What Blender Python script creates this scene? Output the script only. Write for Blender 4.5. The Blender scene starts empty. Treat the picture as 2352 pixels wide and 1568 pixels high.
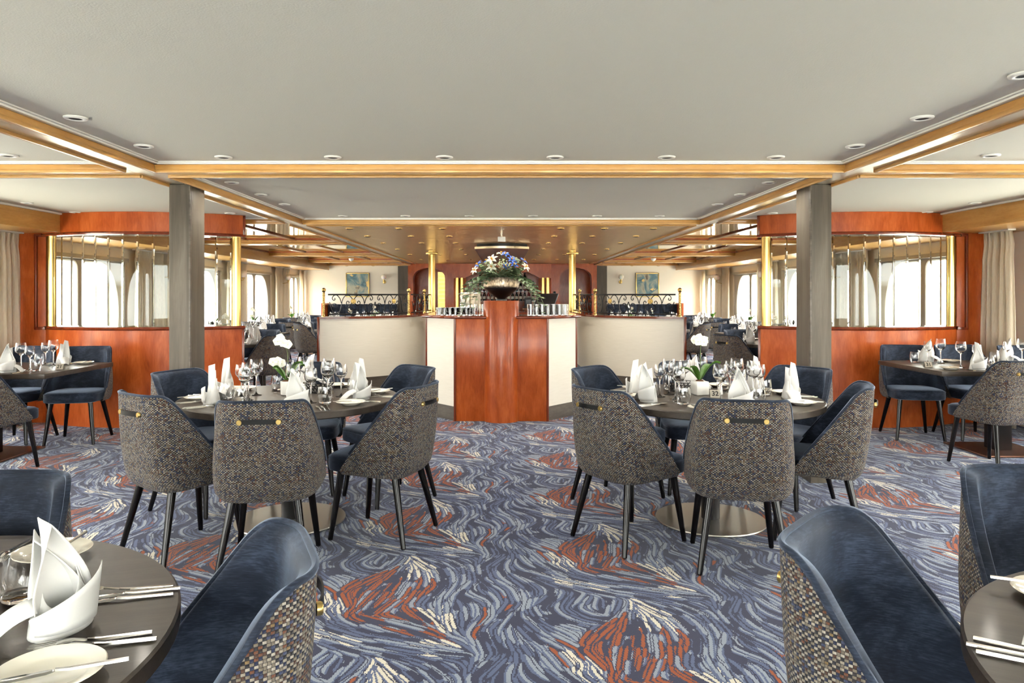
import bpy, bmesh, math, random
import numpy as np
from mathutils import Vector, Matrix
SC = bpy.context.scene
COL = SC.collection
PI = math.pi
rad = math.radians

# ------------------------------------------------------------------ camera
cam_d = bpy.data.cameras.new('camera')
cam_d.sensor_fit = 'HORIZONTAL'
cam_d.sensor_width = 36.0
cam_d.lens = 1650.0 / 2352.0 * 36.0
cam_d.shift_x = 20.0 / 2352.0
cam_d.shift_y = -107.0 / 2352.0
cam_d.clip_start = 0.05
cam = bpy.data.objects.new('camera', cam_d)
COL.objects.link(cam)
cam.location = (0.022, 0.0, 1.375)
cam.rotation_euler = (rad(90), 0, 0)
SC.camera = cam

# ------------------------------------------------------------------ world: bright overcast sky
w = bpy.data.worlds.new('overcast_sky')
SC.world = w
w.use_nodes = True
bg = w.node_tree.nodes['Background']
bg.inputs['Color'].default_value = (1.0, 0.985, 0.95, 1)
bg.inputs['Strength'].default_value = 1.0

# ------------------------------------------------------------------ colour management and bounces
SC.view_settings.view_transform = 'Standard'
SC.view_settings.look = 'None'
SC.view_settings.gamma = 1.0
SC.view_settings.use_curve_mapping = False
SC.view_settings.exposure = 4.75
LAMP_W = 0.22         # each recessed downlight (the light itself hangs in the lamp)
cy = SC.cycles
cy.max_bounces = 8
cy.diffuse_bounces = 4
cy.use_adaptive_sampling = True
cy.adaptive_threshold = 0.035
cy.adaptive_min_samples = 28
cy.use_light_tree = False
cy.glossy_bounces = 4
cy.transmission_bounces = 8
cy.transparent_max_bounces = 16
cy.caustics_reflective = False
cy.caustics_refractive = False
cy.use_denoising = True
cy.sample_clamp_indirect = 6.0

# ------------------------------------------------------------------ materials
def lin(c):
    r = []
    for v in c[:3]:
        v = v / 255.0
        r.append(v / 12.92 if v <= 0.04045 else ((v + 0.055) / 1.055) ** 2.4)
    return (r[0], r[1], r[2], 1.0)

class NT:
    def __init__(s, name):
        s.m = bpy.data.materials.new(name)
        s.m.use_nodes = True
        s.t = s.m.node_tree
        s.t.nodes.clear()
        s.out = s.t.nodes.new('ShaderNodeOutputMaterial')
    def n(s, typ, **kw):
        nd = s.t.nodes.new('ShaderNode' + typ)
        for k, v in kw.items():
            if k.startswith('i_'):
                key = k[2:].replace('_', ' ')
                if key.isdigit():
                    nd.inputs[int(key)].default_value = v
                else:
                    nd.inputs[key].default_value = v
            else:
                setattr(nd, k, v)
        return nd
    def l(s, a, b):
        s.t.links.new(a, b)
    def ramp(s, fac, stops, interp='LINEAR'):
        r = s.n('ValToRGB')
        r.color_ramp.interpolation = interp
        e = r.color_ramp.elements
        while len(e) < len(stops):
            e.new(0.5)
        for k, (p, c) in enumerate(stops):
            e[k].position = p
            e[k].color = c
        s.l(fac, r.inputs[0])
        return r.outputs[0]
    def math(s, op, a, b=None):
        nd = s.n('Math', operation=op)
        for i, v in enumerate((a, b)):
            if v is None:
                continue
            if isinstance(v, (int, float)):
                nd.inputs[i].default_value = v
            else:
                s.l(v, nd.inputs[i])
        return nd.outputs[0]
    def coords(s, kind='Object', scale=(1, 1, 1)):
        tc = s.n('TexCoord')
        mp = s.n('Mapping')
        mp.inputs['Scale'].default_value = scale
        s.l(tc.outputs[kind], mp.inputs['Vector'])
        return mp.outputs[0]
    def noise(s, vec, scale=5, detail=4, rough=0.5, dist=0.0):
        nd = s.n('TexNoise')
        nd.inputs['Scale'].default_value = scale
        nd.inputs['Detail'].default_value = detail
        nd.inputs['Roughness'].default_value = rough
        nd.inputs['Distortion'].default_value = dist
        if vec is not None:
            s.l(vec, nd.inputs['Vector'])
        return nd.outputs[0]
    def bump(s, h, strength=0.2, dist=0.01):
        b = s.n('Bump')
        b.inputs['Strength'].default_value = strength
        b.inputs['Distance'].default_value = dist
        s.l(h, b.inputs['Height'])
        return b.outputs[0]
    def pbr(s, color=None, rough=0.5, metal=0.0, normal=None, **kw):
        p = s.n('BsdfPrincipled')
        if isinstance(color, tuple):
            p.inputs['Base Color'].default_value = color
        elif color is not None:
            s.l(color, p.inputs['Base Color'])
        if isinstance(rough, (int, float)):
            p.inputs['Roughness'].default_value = rough
        else:
            s.l(rough, p.inputs['Roughness'])
        p.inputs['Metallic'].default_value = metal
        if normal is not None:
            s.l(normal, p.inputs['Normal'])
        for k, v in kw.items():
            p.inputs[k.replace('_', ' ')].default_value = v
        s.l(p.outputs[0], s.out.inputs[0])
        return p

M = {}
def plain(key, rgb, rough=0.5, metal=0.0, **kw):
    t = NT(key)
    t.pbr(lin(rgb), rough, metal, **kw)
    M[key] = t.m

def wood(key, a, b, c, scale=(9, 9, 1.1), rough=0.28, coat=0.35, fine=1.0, spec=0.3):
    t = NT(key)
    v = t.coords('Object', scale)
    n1 = t.noise(v, 1.3, 6, 0.6, 0.6)
    v2 = t.coords('Object', (scale[0] * 7, scale[1] * 7, scale[2] * 3))
    n2 = t.noise(v2, 2.0, 3, 0.6)
    f = t.math('ADD', t.math('MULTIPLY', n1, 0.75), t.math('MULTIPLY', n2, 0.25 * fine))
    col = t.ramp(f, [(0.30, lin(a)), (0.5, lin(b)), (0.70, lin(c))])
    t.pbr(col, rough, 0.0, t.bump(n2, 0.04, 0.002), Coat_Weight=coat, Coat_Roughness=0.12, Specular_IOR_Level=spec)
    M[key] = t.m

wood('cherry', (124, 49, 17), (154, 69, 27), (178, 92, 42), scale=(6, 6, 1.9), fine=1.2, coat=0.14, spec=0.2)
wood('cherry_dark', (84, 30, 14), (106, 42, 20), (126, 54, 26), rough=0.2, coat=0.6)
wood('honey', (170, 121, 58), (189, 141, 76), (205, 159, 93), scale=(1.2, 1.2, 9), rough=0.32)
wood('grey_wood', (68, 61, 53), (86, 79, 69), (104, 97, 86), scale=(10, 10, 0.8), rough=0.45, coat=0.0)
wood('table_wood', (44, 38, 33), (57, 50, 44), (70, 63, 56), scale=(2.5, 26, 26), rough=0.36, coat=0.12)
wood('skirting', (66, 59, 52), (84, 77, 69), (102, 94, 84), scale=(1.5, 1.5, 14), rough=0.4, coat=0.1)
plain('white_paint', (226, 224, 216), 0.5)
plain('brass', (198, 168, 104), 0.2, 1.0)
plain('gold', (196, 168, 104), 0.28, 1.0)
plain('black_metal', (16, 15, 16), 0.38, 0.5)
plain('black_lacquer', (7, 5, 5), 0.2, 0.0, Specular_IOR_Level=0.3)
plain('black_leather', (8, 8, 9), 0.4, 0.0, Specular_IOR_Level=0.2)
plain('black_plastic', (20, 20, 22), 0.45)
plain('base_steel', (150, 146, 136), 0.3, 0.9)
plain('chrome', (178, 176, 170), 0.16, 1.0)
plain('steel', (176, 174, 168), 0.2, 1.0)
plain('china', (228, 222, 206), 0.14, 0.0, Coat_Weight=0.4)
plain('white_ceramic', (236, 234, 228), 0.3)
plain('leaf_green', (66, 104, 34), 0.4)
plain('fern', (132, 150, 114), 0.5)
plain('stem', (78, 92, 44), 0.5)
plain('petal_white', (222, 219, 204), 0.5, 0.0, Subsurface_Weight=0.15)
plain('petal_blue', (58, 98, 186), 0.5)
plain('stamen', (206, 150, 50), 0.5)
plain('bud', (214, 222, 180), 0.5)
plain('soil', (92, 62, 40), 0.9)
plain('cornice', (222, 220, 214), 0.45)
plain('bowl_black', (22, 17, 15), 0.35)
plain('downlight_dark', (70, 68, 66), 0.3, 0.6)
plain('frame_white', (214, 212, 206), 0.35)
plain('panel_grey', (168, 163, 152), 0.5)
plain('card_silver', (176, 170, 158), 0.35, 0.5)
plain('ink', (14, 14, 14), 0.6)
plain('bottle_dark', (14, 18, 14), 0.08, 0.0, Coat_Weight=0.5)
plain('bottle_label', (214, 206, 186), 0.6)
plain('bottle_red', (110, 26, 22), 0.3)
plain('ceramic_cream', (216, 206, 184), 0.4)
plain('globe_white', (238, 234, 224), 0.3, 0.0, Subsurface_Weight=0.3)
plain('mirror', (222, 224, 222), 0.03, 1.0)
plain('stone_coping', (226, 222, 212), 0.8)

def mk_metal(key, rgb, rough, scale, amp=0.06, metal=1.0):
    t = NT(key)
    n = t.noise(t.coords('Object', scale), 3, 3, 0.5)
    r = t.math('ADD', t.math('MULTIPLY', n, amp), rough - amp / 2)
    t.pbr(lin(rgb), r, metal)
    M[key] = t.m
mk_metal('soffit_metal', (238, 232, 218), 0.3, (1.5, 40, 1))
mk_metal('slat_metal', (224, 190, 134), 0.3, (30, 1.5, 1), metal=0.55)
mk_metal('raft_metal', (176, 166, 146), 0.25, (20, 20, 1))

t = NT('bowl_metal')
n = t.noise(t.coords('Object', (1, 1, 0.5)), 70, 3, 0.6)
t.pbr(t.ramp(n, [(0.35, lin((84, 72, 60))), (0.65, lin((176, 160, 140)))]), 0.3, 1.0, t.bump(n, 0.6, 0.004))
M['bowl_metal'] = t.m

t = NT('ceiling_paint')
n = t.noise(t.coords('Object'), 140, 2, 0.5)
t.pbr(lin((208, 205, 193)), 0.7, 0.0, t.bump(n, 0.22, 0.004))
M['ceiling_paint'] = t.m

t = NT('wall_paper')
v = t.coords('Object', (1, 1, 60))
n = t.noise(v, 6, 3, 0.6)
t.pbr(t.ramp(n, [(0.3, lin((214, 207, 192))), (0.7, lin((226, 220, 206)))]), 0.6, 0.0, t.bump(n, 0.05, 0.002))
M['wall_paper'] = t.m
plain('wall_cream', (224, 217, 203), 0.65)

t = NT('curtain_cloth')
n = t.noise(t.coords('Object', (120, 120, 8)), 2, 2, 0.5)
cc = t.ramp(n, [(0.3, lin((228, 219, 202))), (0.7, lin((240, 233, 218)))])
p = t.pbr(cc, 0.85, 0.0)
tl = t.n('BsdfTranslucent'); t.l(cc, tl.inputs[0])
ms = t.n('MixShader'); ms.inputs[0].default_value = 0.55
t.l(p.outputs[0], ms.inputs[1]); t.l(tl.outputs[0], ms.inputs[2]); t.l(ms.outputs[0], t.out.inputs[0])
M['curtain_cloth'] = t.m

t = NT('velvet')
n = t.noise(t.coords('Object', (4, 4, 6)), 1.6, 6, 0.68, 0.5)
n2 = t.noise(t.coords('Object', (30, 30, 240)), 1.4, 2, 0.5)
f = t.math('ADD', t.math('MULTIPLY', n, 0.7), t.math('MULTIPLY', n2, 0.3))
t.pbr(t.ramp(f, [(0.34, lin((16, 20, 29))), (0.5, lin((29, 35, 47))), (0.68, lin((58, 68, 85)))]), 0.62, 0.0, None,
      Sheen_Weight=0.8, Sheen_Roughness=0.4, Sheen_Tint=lin((150, 163, 184)), Specular_IOR_Level=0.12)
M['velvet'] = t.m

# woven tweed: plain weave of short coloured threads, in metres of the UV map
t = NT('tweed')
tc = t.n('TexCoord')
sep = t.n('SeparateXYZ')
t.l(tc.outputs['UV'], sep.inputs[0])
cu = t.math('DIVIDE', sep.outputs[0], 0.0074)
row = t.math('DIVIDE', sep.outputs[1], 0.0060)
ci, rowi = t.math('FLOOR', cu), t.math('FLOOR', row)
fx, fy = t.math('FRACT', cu), t.math('FRACT', row)
par = t.math('MODULO', t.math('ADD', ci, rowi), 2.0)
def wnoise(x, y, z):
    cb = t.n('CombineXYZ')
    for i_, q_ in enumerate((x, y, z)):
        if isinstance(q_, (int, float)): cb.inputs[i_].default_value = q_
        else: t.l(q_, cb.inputs[i_])
    wn_ = t.n('TexWhiteNoise', noise_dimensions='3D')
    t.l(cb.outputs[0], wn_.inputs['Vector'])
    return wn_.outputs['Value']
def blend(fac, a_, b_):
    m_ = t.n('Mix', data_type='RGBA')
    t.l(fac, m_.inputs[0]); t.l(a_, m_.inputs[6]); t.l(b_, m_.inputs[7])
    return m_.outputs[2]
n_weft = t.math('ADD', t.math('MULTIPLY', wnoise(ci, rowi, 1.0), 0.75), t.math('MULTIPLY', wnoise(0.0, rowi, 2.0), 0.25))
n_warp = t.math('ADD', t.math('MULTIPLY', wnoise(ci, rowi, 3.0), 0.6), t.math('MULTIPLY', wnoise(ci, 0.0, 4.0), 0.4))
weft = t.ramp(n_weft, [(0.0, lin((131, 123, 110))), (0.33, lin((107, 98, 85))), (0.52, lin((146, 139, 128))),
      (0.66, lin((53, 59, 83))), (0.76, lin((93, 59, 43))), (0.84, lin((112, 93, 64)))], 'CONSTANT')
warp = t.ramp(n_warp, [(0.0, lin((35, 34, 38))), (0.36, lin((32, 37, 59))), (0.52, lin((67, 46, 37))), (0.64, lin((102, 94, 83))), (0.76, lin((46, 43, 45)))], 'CONSTANT')
ay = t.math('ABSOLUTE', t.math('SUBTRACT', fy, 0.5)); ax = t.math('ABSOLUTE', t.math('SUBTRACT', fx, 0.5))
m_weft = t.math('LESS_THAN', ay, 0.40); m_warp = t.math('LESS_THAN', ax, 0.38)
deep = t.n('RGB'); deep.outputs[0].default_value = lin((26, 25, 30))  # shade between the threads, put in as a dark colour
col_weft = blend(m_weft, deep.outputs[0], weft)
col_warp = blend(m_warp, deep.outputs[0], warp)
hx = t.math('ADD', t.math('MULTIPLY', t.math('SINE', t.math('MULTIPLY', fx, PI)), t.math('SINE', t.math('MULTIPLY', fy, PI))), t.math('MULTIPLY', par, -0.35))
t.pbr(blend(par, col_weft, col_warp), 0.85, 0.0, t.bump(hx, 0.8, 0.003), Sheen_Weight=0.1, Specular_IOR_Level=0.2)
M['tweed'] = t.m

t = NT('napkin_linen')
n = t.noise(t.coords('Object', (300, 300, 300)), 2, 2, 0.5)
t.pbr(lin((204, 203, 200)), 0.8, 0.0, t.bump(n, 0.04, 0.001), Sheen_Weight=0.2)
M['napkin_linen'] = t.m

def glass(key, ior=1.45, tint=(1, 1, 1, 1)):
    t = NT(key)
    g = t.n('BsdfGlass')
    g.inputs['Color'].default_value = tint
    g.inputs['Roughness'].default_value = 0.0
    g.inputs['IOR'].default_value = ior
    t.l(g.outputs[0], t.out.inputs[0])
    M[key] = t.m
glass('crystal', 1.4)
glass('pane_glass', 1.25, (0.97, 1.0, 0.985, 1))
t = NT('window_glass')
tr = t.n('BsdfTransparent'); gl = t.n('BsdfGlossy')
tr.inputs[0].default_value = (0.96, 0.98, 0.97, 1)
gl.inputs['Roughness'].default_value = 0.02
lw = t.n('LayerWeight')
fac = t.math('ADD', t.math('MULTIPLY', t.math('POWER', lw.outputs['Facing'], 5.0), 0.85), 0.04)
mxs = t.n('MixShader')
t.l(fac, mxs.inputs[0]); t.l(tr.outputs[0], mxs.inputs[1]); t.l(gl.outputs[0], mxs.inputs[2])
t.l(mxs.outputs[0], t.out.inputs[0])
M['window_glass'] = t.m

# abstract paintings: blue washes with gold flakes
def painting(key, off):
    t = NT(key)
    mp = t.n('Mapping'); tc = t.n('TexCoord')
    mp.inputs['Location'].default_value = off
    t.l(tc.outputs['Object'], mp.inputs['Vector'])
    v = mp.outputs[0]
    n1 = t.noise(v, 3.2, 5, 0.55, 0.8)
    base = t.ramp(n1, [(0.3, lin((38, 62, 88))), (0.45, lin((96, 130, 140))), (0.56, lin((170, 168, 150))), (0.66, lin((96, 84, 76))), (0.8, lin((70, 110, 126)))])
    n2 = t.noise(v, 5.5, 4, 0.5, 0.4)
    g = t.ramp(n2, [(0.63, (0, 0, 0, 1)), (0.655, (1, 1, 1, 1))])
    m = t.n('Mix', data_type='RGBA')
    t.l(g, m.inputs[0]); t.l(base, m.inputs[6]); m.inputs[7].default_value = lin((226, 196, 128))
    t.pbr(m.outputs[2], 0.55)
    M[key] = t.m
painting('canvas_a', (0, 0, 0))
painting('canvas_b', (3.1, 1.0, 2.2))

# outside: water and quay
t = NT('river_water')
n = t.noise(t.coords('Object', (1, 1, 1)), 1.5, 4, 0.5)
t.pbr(lin((226, 226, 216)), 0.25, 0.0, t.bump(n, 0.3, 0.05))  # near-white colour stands in for glitter, to bounce daylight onto the ceiling
M['river_water'] = t.m
t = NT('quay_stone')
br = t.n('TexBrick')
t.l(t.coords('Object', (1, 1, 1)), br.inputs['Vector'])
br.inputs['Scale'].default_value = 0.9
br.inputs['Color1'].default_value = lin((196, 184, 164)); br.inputs['Color2'].default_value = lin((176, 166, 148)); br.inputs['Mortar'].default_value = lin((150, 142, 128))
t.pbr(br.outputs[0], 0.9)
M['quay_stone'] = t.m
plain('hedge', (136, 148, 108), 0.9)
plain('facade', (206, 196, 178), 0.9)
plain('facade_window', (120, 122, 122), 0.4)

# carpet tufts: the colour of each tuft is stored on the pile mesh
t = NT('carpet_pile')
at = t.n('Attribute', attribute_name='tuft')
n = t.noise(t.coords('Object'), 420, 2, 0.6)
mxc = t.n('Mix', data_type='RGBA', blend_type='MULTIPLY')
mxc.inputs[0].default_value = 1.0
t.l(at.outputs['Color'], mxc.inputs[6])
t.l(t.ramp(n, [(0.3, (0.72, 0.72, 0.72, 1)), (0.7, (1.15, 1.15, 1.15, 1))]), mxc.inputs[7])
t.pbr(mxc.outputs[2], 0.95, 0.0, t.bump(n, 0.35, 0.003), Sheen_Weight=0.12, Specular_IOR_Level=0.1)
M['carpet_pile'] = t.m

# ------------------------------------------------------------------ mesh builder
class MB:
    def __init__(s):
        s.v = []; s.f = []; s.uv = None; s.fm = []; s.cm = 0
    def addf(s, idx):
        s.f.append(tuple(idx)); s.fm.append(s.cm)
    def box(s, x0, x1, y0, y1, z0, z1, ch=0.0):
        if x0 > x1: x0, x1 = x1, x0
        if y0 > y1: y0, y1 = y1, y0
        if z0 > z1: z0, z1 = z1, z0
        if ch <= 0:
            b = len(s.v)
            s.v += [(x, y, z) for x in (x0, x1) for y in (y0, y1) for z in (z0, z1)]
            for q in ((0, 1, 3, 2), (4, 6, 7, 5), (0, 4, 5, 1), (2, 3, 7, 6), (0, 2, 6, 4), (1, 5, 7, 3)):
                s.addf([b + i for i in q])
            return s
        bm = bmesh.new()
        bmesh.ops.create_cube(bm, size=1.0)
        for vv in bm.verts:
            vv.co = Vector(((x0 + x1) / 2 + vv.co.x * (x1 - x0), (y0 + y1) / 2 + vv.co.y * (y1 - y0), (z0 + z1) / 2 + vv.co.z * (z1 - z0)))
        bmesh.ops.bevel(bm, geom=bm.edges[:], offset=ch, segments=2, affect='EDGES', profile=0.6)
        s.add_bm(bm)
        return s
    def add_bm(s, bm):
        b = len(s.v)
        bm.verts.index_update()
        s.v += [tuple(x.co) for x in bm.verts]
        for f in bm.faces:
            s.addf([b + x.index for x in f.verts])
        bm.free()
    def lathe(s, prof, n=24, cx=0, cy=0, cz=0, cap=True, a0=0.0, a1=2 * PI):
        full = abs(a1 - a0 - 2 * PI) < 1e-6
        m = n if full else n + 1
        b = len(s.v)
        for (r, z) in prof:
            for k in range(m):
                a = a0 + (a1 - a0) * k / n
                s.v.append((cx + r * math.cos(a), cy + r * math.sin(a), cz + z))
        for i in range(len(prof) - 1):
            for k in range(n):
                k2 = (k + 1) % m
                s.addf((b + i * m + k, b + i * m + k2, b + (i + 1) * m + k2, b + (i + 1) * m + k))
        if cap and full:
            if prof[0][0] > 1e-5: s.addf([b + k for k in range(m)][::-1])
            if prof[-1][0] > 1e-5: s.addf([b + (len(prof) - 1) * m + k for k in range(m)])
        return s
    def tube(s, pts, r, n=8, cap=True, closed=False):
        P_ = [Vector(p) for p in pts]
        N = len(P_)
        b = len(s.v)
        up = None
        for i, p in enumerate(P_):
            if closed:
                d = (P_[(i + 1) % N] - P_[i - 1])
            else:
                d = (P_[min(i + 1, N - 1)] - P_[max(i - 1, 0)])
            d = d.normalized() if d.length > 1e-9 else Vector((0, 0, 1))
            if up is None:
                up = Vector((0, 0, 1)) if abs(d.z) < 0.9 else Vector((1, 0, 0))
            side = d.cross(up)
            if side.length < 1e-6:
                side = d.orthogonal()
            side.normalize()
            up = side.cross(d).normalized()
            rr = r[i] if isinstance(r, (list, tuple)) else r
            for k in range(n):
                a = 2 * PI * k / n
                q = p + side * (rr * math.cos(a)) + up * (rr * math.sin(a))
                s.v.append(tuple(q))
        for i in range(N if closed else N - 1):
            for k in range(n):
                i2 = (i + 1) % N
                s.addf((b + i * n + k, b + i * n + (k + 1) % n, b + i2 * n + (k + 1) % n, b + i2 * n + k))
        if cap and not closed:
            s.addf([b + k for k in range(n)][::-1])
            s.addf([b + (N - 1) * n + k for k in range(n)])
        return s
    def grid(s, nu, nv, fn, closed_u=False, flip=False):
        b = len(s.v)
        for j in range(nv + 1):
            for i in range(nu + (0 if closed_u else 1)):
                s.v.append(tuple(fn(i / nu, j / nv)))
        m = nu if closed_u else nu + 1
        for j in range(nv):
            for i in range(nu):
                i2 = (i + 1) % m
                q = (b + j * m + i, b + j * m + i2, b + (j + 1) * m + i2, b + (j + 1) * m + i)
                s.addf(q[::-1] if flip else q)
        return s
    def prism(s, poly, z0, z1):
        b = len(s.v); n = len(poly)
        s.v += [(x, y, z0) for x, y in poly] + [(x, y, z1) for x, y in poly]
        s.addf([b + i for i in range(n)][::-1]); s.addf([b + n + i for i in range(n)])
        for i in range(n):
            j = (i + 1) % n
            s.addf((b + i, b + j, b + n + j, b + n + i))
        return s
    def xform(s, mat, start=0):
        for i in range(start, len(s.v)):
            s.v[i] = tuple(mat @ Vector(s.v[i]))
        return s
    def build(s, name, mat, parent=None, smooth=None, uv=None, recalc=True):
        me = bpy.data.meshes.new(name)
        me.from_pydata(s.v, [], s.f)
        mats = mat if isinstance(mat, (list, tuple)) else [mat]
        for m in mats:
            me.materials.append(M[m])
        if len(mats) > 1:
            me.polygons.foreach_set('material_index', s.fm)
        if recalc:
            bm = bmesh.new(); bm.from_mesh(me)
            bmesh.ops.recalc_face_normals(bm, faces=bm.faces[:])
            bm.to_mesh(me); bm.free()
        if uv is not None:
            ul = me.uv_layers.new(name='UVMap')
            for lp in me.loops:
                ul.data[lp.index].uv = uv[lp.vertex_index]
        if smooth:
            me.shade_smooth()
            me.set_sharp_from_angle(angle=rad(smooth))
        me.update()
        o = bpy.data.objects.new(name, me)
        COL.objects.link(o)
        if parent is not None:
            o.parent = parent
        return o

def tag(o, label=None, cat=None, group=None, kind=None):
    if label: o['label'] = label
    if cat: o['category'] = cat
    if group: o['group'] = group
    if kind: o['kind'] = kind
    return o
def thing(name, label, cat, loc=(0, 0, 0), rz=0.0, group=None):
    o = bpy.data.objects.new(name, None)
    o.empty_display_size = 0.1
    COL.objects.link(o)
    o.location = loc; o.rotation_euler = (0, 0, rz)
    return tag(o, label, cat, group)
def copy_tree(o, parent=None):
    c = o.copy()
    COL.objects.link(c)
    c.parent = parent
    for ch in list(KIDS.get(o.name, [])):
        copy_tree(ch, c)
    return c
KIDS = {}
def reg(o):
    """remember the children of a prototype so copies can be made quickly"""
    ks = [c for c in bpy.data.objects if c.parent == o]
    KIDS[o.name] = ks
    for k in ks:
        reg(k)
    return o
class Proto:
    """the first use places the prototype itself, later uses copy it with its parts"""
    def __init__(s, root):
        s.root = reg(root); s.used = False
        s.tree = s.snap(root)
    def snap(s, o):
        return (o, [s.snap(k) for k in KIDS.get(o.name, [])])
    def cp(s, node, parent):
        o, ks = node
        c = o.copy(); COL.objects.link(c); c.parent = parent
        for k in ks: s.cp(k, c)
        return c
    def put(s, loc, rz, label, group=None, rx=0.0, ry=0.0, cat=None, scale=None):
        if not s.used:
            s.used = True; o = s.root
        else:
            o = s.cp(s.tree, None)
        o.location = loc; o.rotation_euler = (rx, ry, rz)
        if scale: o.scale = (scale, scale, scale)
        o['label'] = label
        if group: o['group'] = group
        elif 'group' in o: del o['group']
        if cat: o['category'] = cat
        return o
def struct(o, label=None):
    o['kind'] = 'structure'
    if label: o['label'] = label
    return o

# ================================================================== STRUCTURE
# ---- carpet pattern: brush strokes laid along a flow field, one half-drop repeat
CP=1.06
def carpet_tile(N=250, seed=3):
    rng=np.random.default_rng(seed)
    # guide lines (flow) in tile metres; y grows away from the viewer
    G=[[(.50,.92),(.42,.78),(.30,.62),(.20,.44)],[(.50,.92),(.46,.72),(.40,.52),(.34,.30)],
       [(.52,.92),(.56,.70),(.53,.48),(.44,.28)],[(.54,.92),(.66,.78),(.70,.60),(.64,.42)],
       [(.40,.30),(.56,.22),(.70,.15),(.82,.08)],[(.30,.40),(.24,.52),(.10,.66),(.04,.78)],
       [(.06,.26),(.22,.14),(.42,.03),(.62,-.03),(.84,-.06)],[(.14,.36),(.26,.20),(.44,.10),(.66,.03)],
       [(.62,.34),(.68,.26),(.76,.12)],[(.74,.36),(.75,.24),(.78,.10)],
       [(.60,1.02),(.72,.96),(.82,.84),(.84,.66),(.78,.50)],[(.84,.50),(.92,.42),(.94,.28),(.88,.14)],
       [(.98,.98),(.90,.84),(.92,.68),(1.02,.56),(1.05,.42),(.98,.28),(.92,.16),(.96,.0)],
       [(.16,1.0),(.10,.90),(.14,.78),(.24,.72)],[(.30,1.0),(.24,.88),(.30,.80),(.36,.78)],
       [(.20,.48),(.24,.42),(.22,.34),(.26,.28)]]
    pts=[];ang=[]
    for g in G:
        for a,b in zip(g[:-1],g[1:]):
            for k in range(3):
                t=(k+.5)/3; pts.append((a[0]+(b[0]-a[0])*t,a[1]+(b[1]-a[1])*t)); ang.append(math.atan2(b[1]-a[1],b[0]-a[0]))
    pts=np.array(pts);ang=np.array(ang)
    allp=[];alla=[]
    for i in (-1,0,1):
        for j in (-2,-1,0,1,2):
            allp.append(pts+np.array([i*CP,j*CP+i*CP/2]));alla.append(ang)
    allp=np.concatenate(allp);alla=np.concatenate(alla)
    c2,s2=np.cos(2*alla),np.sin(2*alla)
    def field(x,y):
        d=(allp[:,0]-x)**2+(allp[:,1]-y)**2
        w=1/(d+.0004)**1.6
        return .5*math.atan2((w*s2).sum(),(w*c2).sum())
    M=72
    th=np.array([[field((i+.5)/M*CP,(j+.5)/M*CP) for i in range(M)] for j in range(M)])
    def F(x,y):
        k=math.floor(x/CP); x-=k*CP; y=(y-k*CP/2)%CP
        return th[min(M-1,int(y/CP*M)),min(M-1,int(x/CP*M))]
    # region masks
    def inpoly(x,y,poly):
        c=False;n=len(poly)
        for i in range(n):
            x1,y1=poly[i];x2,y2=poly[i-1]
            if (y1>y)!=(y2>y) and x<(x2-x1)*(y-y1)/(y2-y1)+x1:c=not c
        return c
    rust=[(.12,.42),(.34,.74),(.44,.84),(.50,.66),(.60,.80),(.68,.62),(.60,.36),(.84,.06),(.56,.13),(.34,.22),(.28,.34),(.22,.38)]
    rust2=[(.92,.68),(.98,.66),(1.06,.46),(1.02,.36),(.97,.5),(.93,.58)]
    rust3=[(.90,.40),(.96,.34),(.94,.22),(.88,.12)]
    cream=[[(.48,.95),(.56,.95),(.70,.78),(.66,.66),(.56,.78),(.50,.72)],[(.62,.38),(.82,.34),(.80,.10),(.70,.17)],
           [(.62,.07),(.82,.05),(.78,-.06),(.66,-.04)],[(.05,.27),(.20,.21),(.50,.03),(.46,-.03),(.2,.10)],[(.18,.50),(.28,.48),(.30,.28),(.2,.28)]]
    def reg(x,y):
        for k in (-1,0,1):
            for j in (-1,0,1):
                X=x+k*CP;Y=y+j*CP+k*CP/2
                for p in cream:
                    if inpoly(X,Y,p):return 'c'
                if inpoly(X,Y,rust):return 'r'
                if inpoly(X,Y,rust2) or inpoly(X,Y,rust3):return 'q'
        return 'b'
    img=np.zeros((N,N),np.int8)   # 0 navy 1 mid blue 2 pale blue 3 cream 4 rust 5 deep mid
    px=CP/N
    yy,xx=np.mgrid[-6:7,-6:7]
    def dab(x,y,r,v):
        k=math.floor(x/CP);x-=k*CP;y-=k*CP/2
        ci=x/px;cj=y/px;i0=int(ci);j0=int(cj)
        m=((xx+i0+.5-ci)**2+(yy+j0+.5-cj)**2)<=(r/px)**2
        I=xx[m]+i0;J=yy[m]+j0
        kk=I//N
        I2=I-kk*N;J2=(J-kk*(N//2))%N
        img[J2,I2]=v
    S=[]
    ns=1150
    for q in range(ns):
        x,y=rng.random()*CP,rng.random()*CP
        S.append((x,y))
    for q,(x,y) in enumerate(S):
        R=reg(x,y)
        L={'b':.17,'c':.15,'r':.17,'q':.2}[R]*(.55+.8*rng.random())
        w=(.0062+.0035*rng.random())
        u=rng.random()
        if R=='b': core=2 if u<.42 else (1 if u<.82 else 0)
        elif R=='c': core=3 if u<.78 else 2
        elif R=='r': core=4 if u<.66 else (2 if u<.9 else 0)
        else: core=4 if u<.55 else (2 if u<.8 else 1)
        path=[]
        for sgn in (1,-1):
            X,Y=x,y;prev=None;seg=[]
            for st in range(int(L/2/.006)):
                a=F(X,Y)
                if prev is None: a=a if sgn>0 else a+math.pi
                elif math.cos(a-prev)<0:a+=math.pi
                prev=a
                X+=.006*math.cos(a);Y+=.006*math.sin(a);seg.append((X,Y,a if sgn>0 else a+math.pi))
            if sgn>0:path=seg
            else:path=seg[::-1]+path
        n=len(path)
        if n<4:continue
        sh={1:0,2:1,3:1,4:0,0:0}[core]
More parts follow.
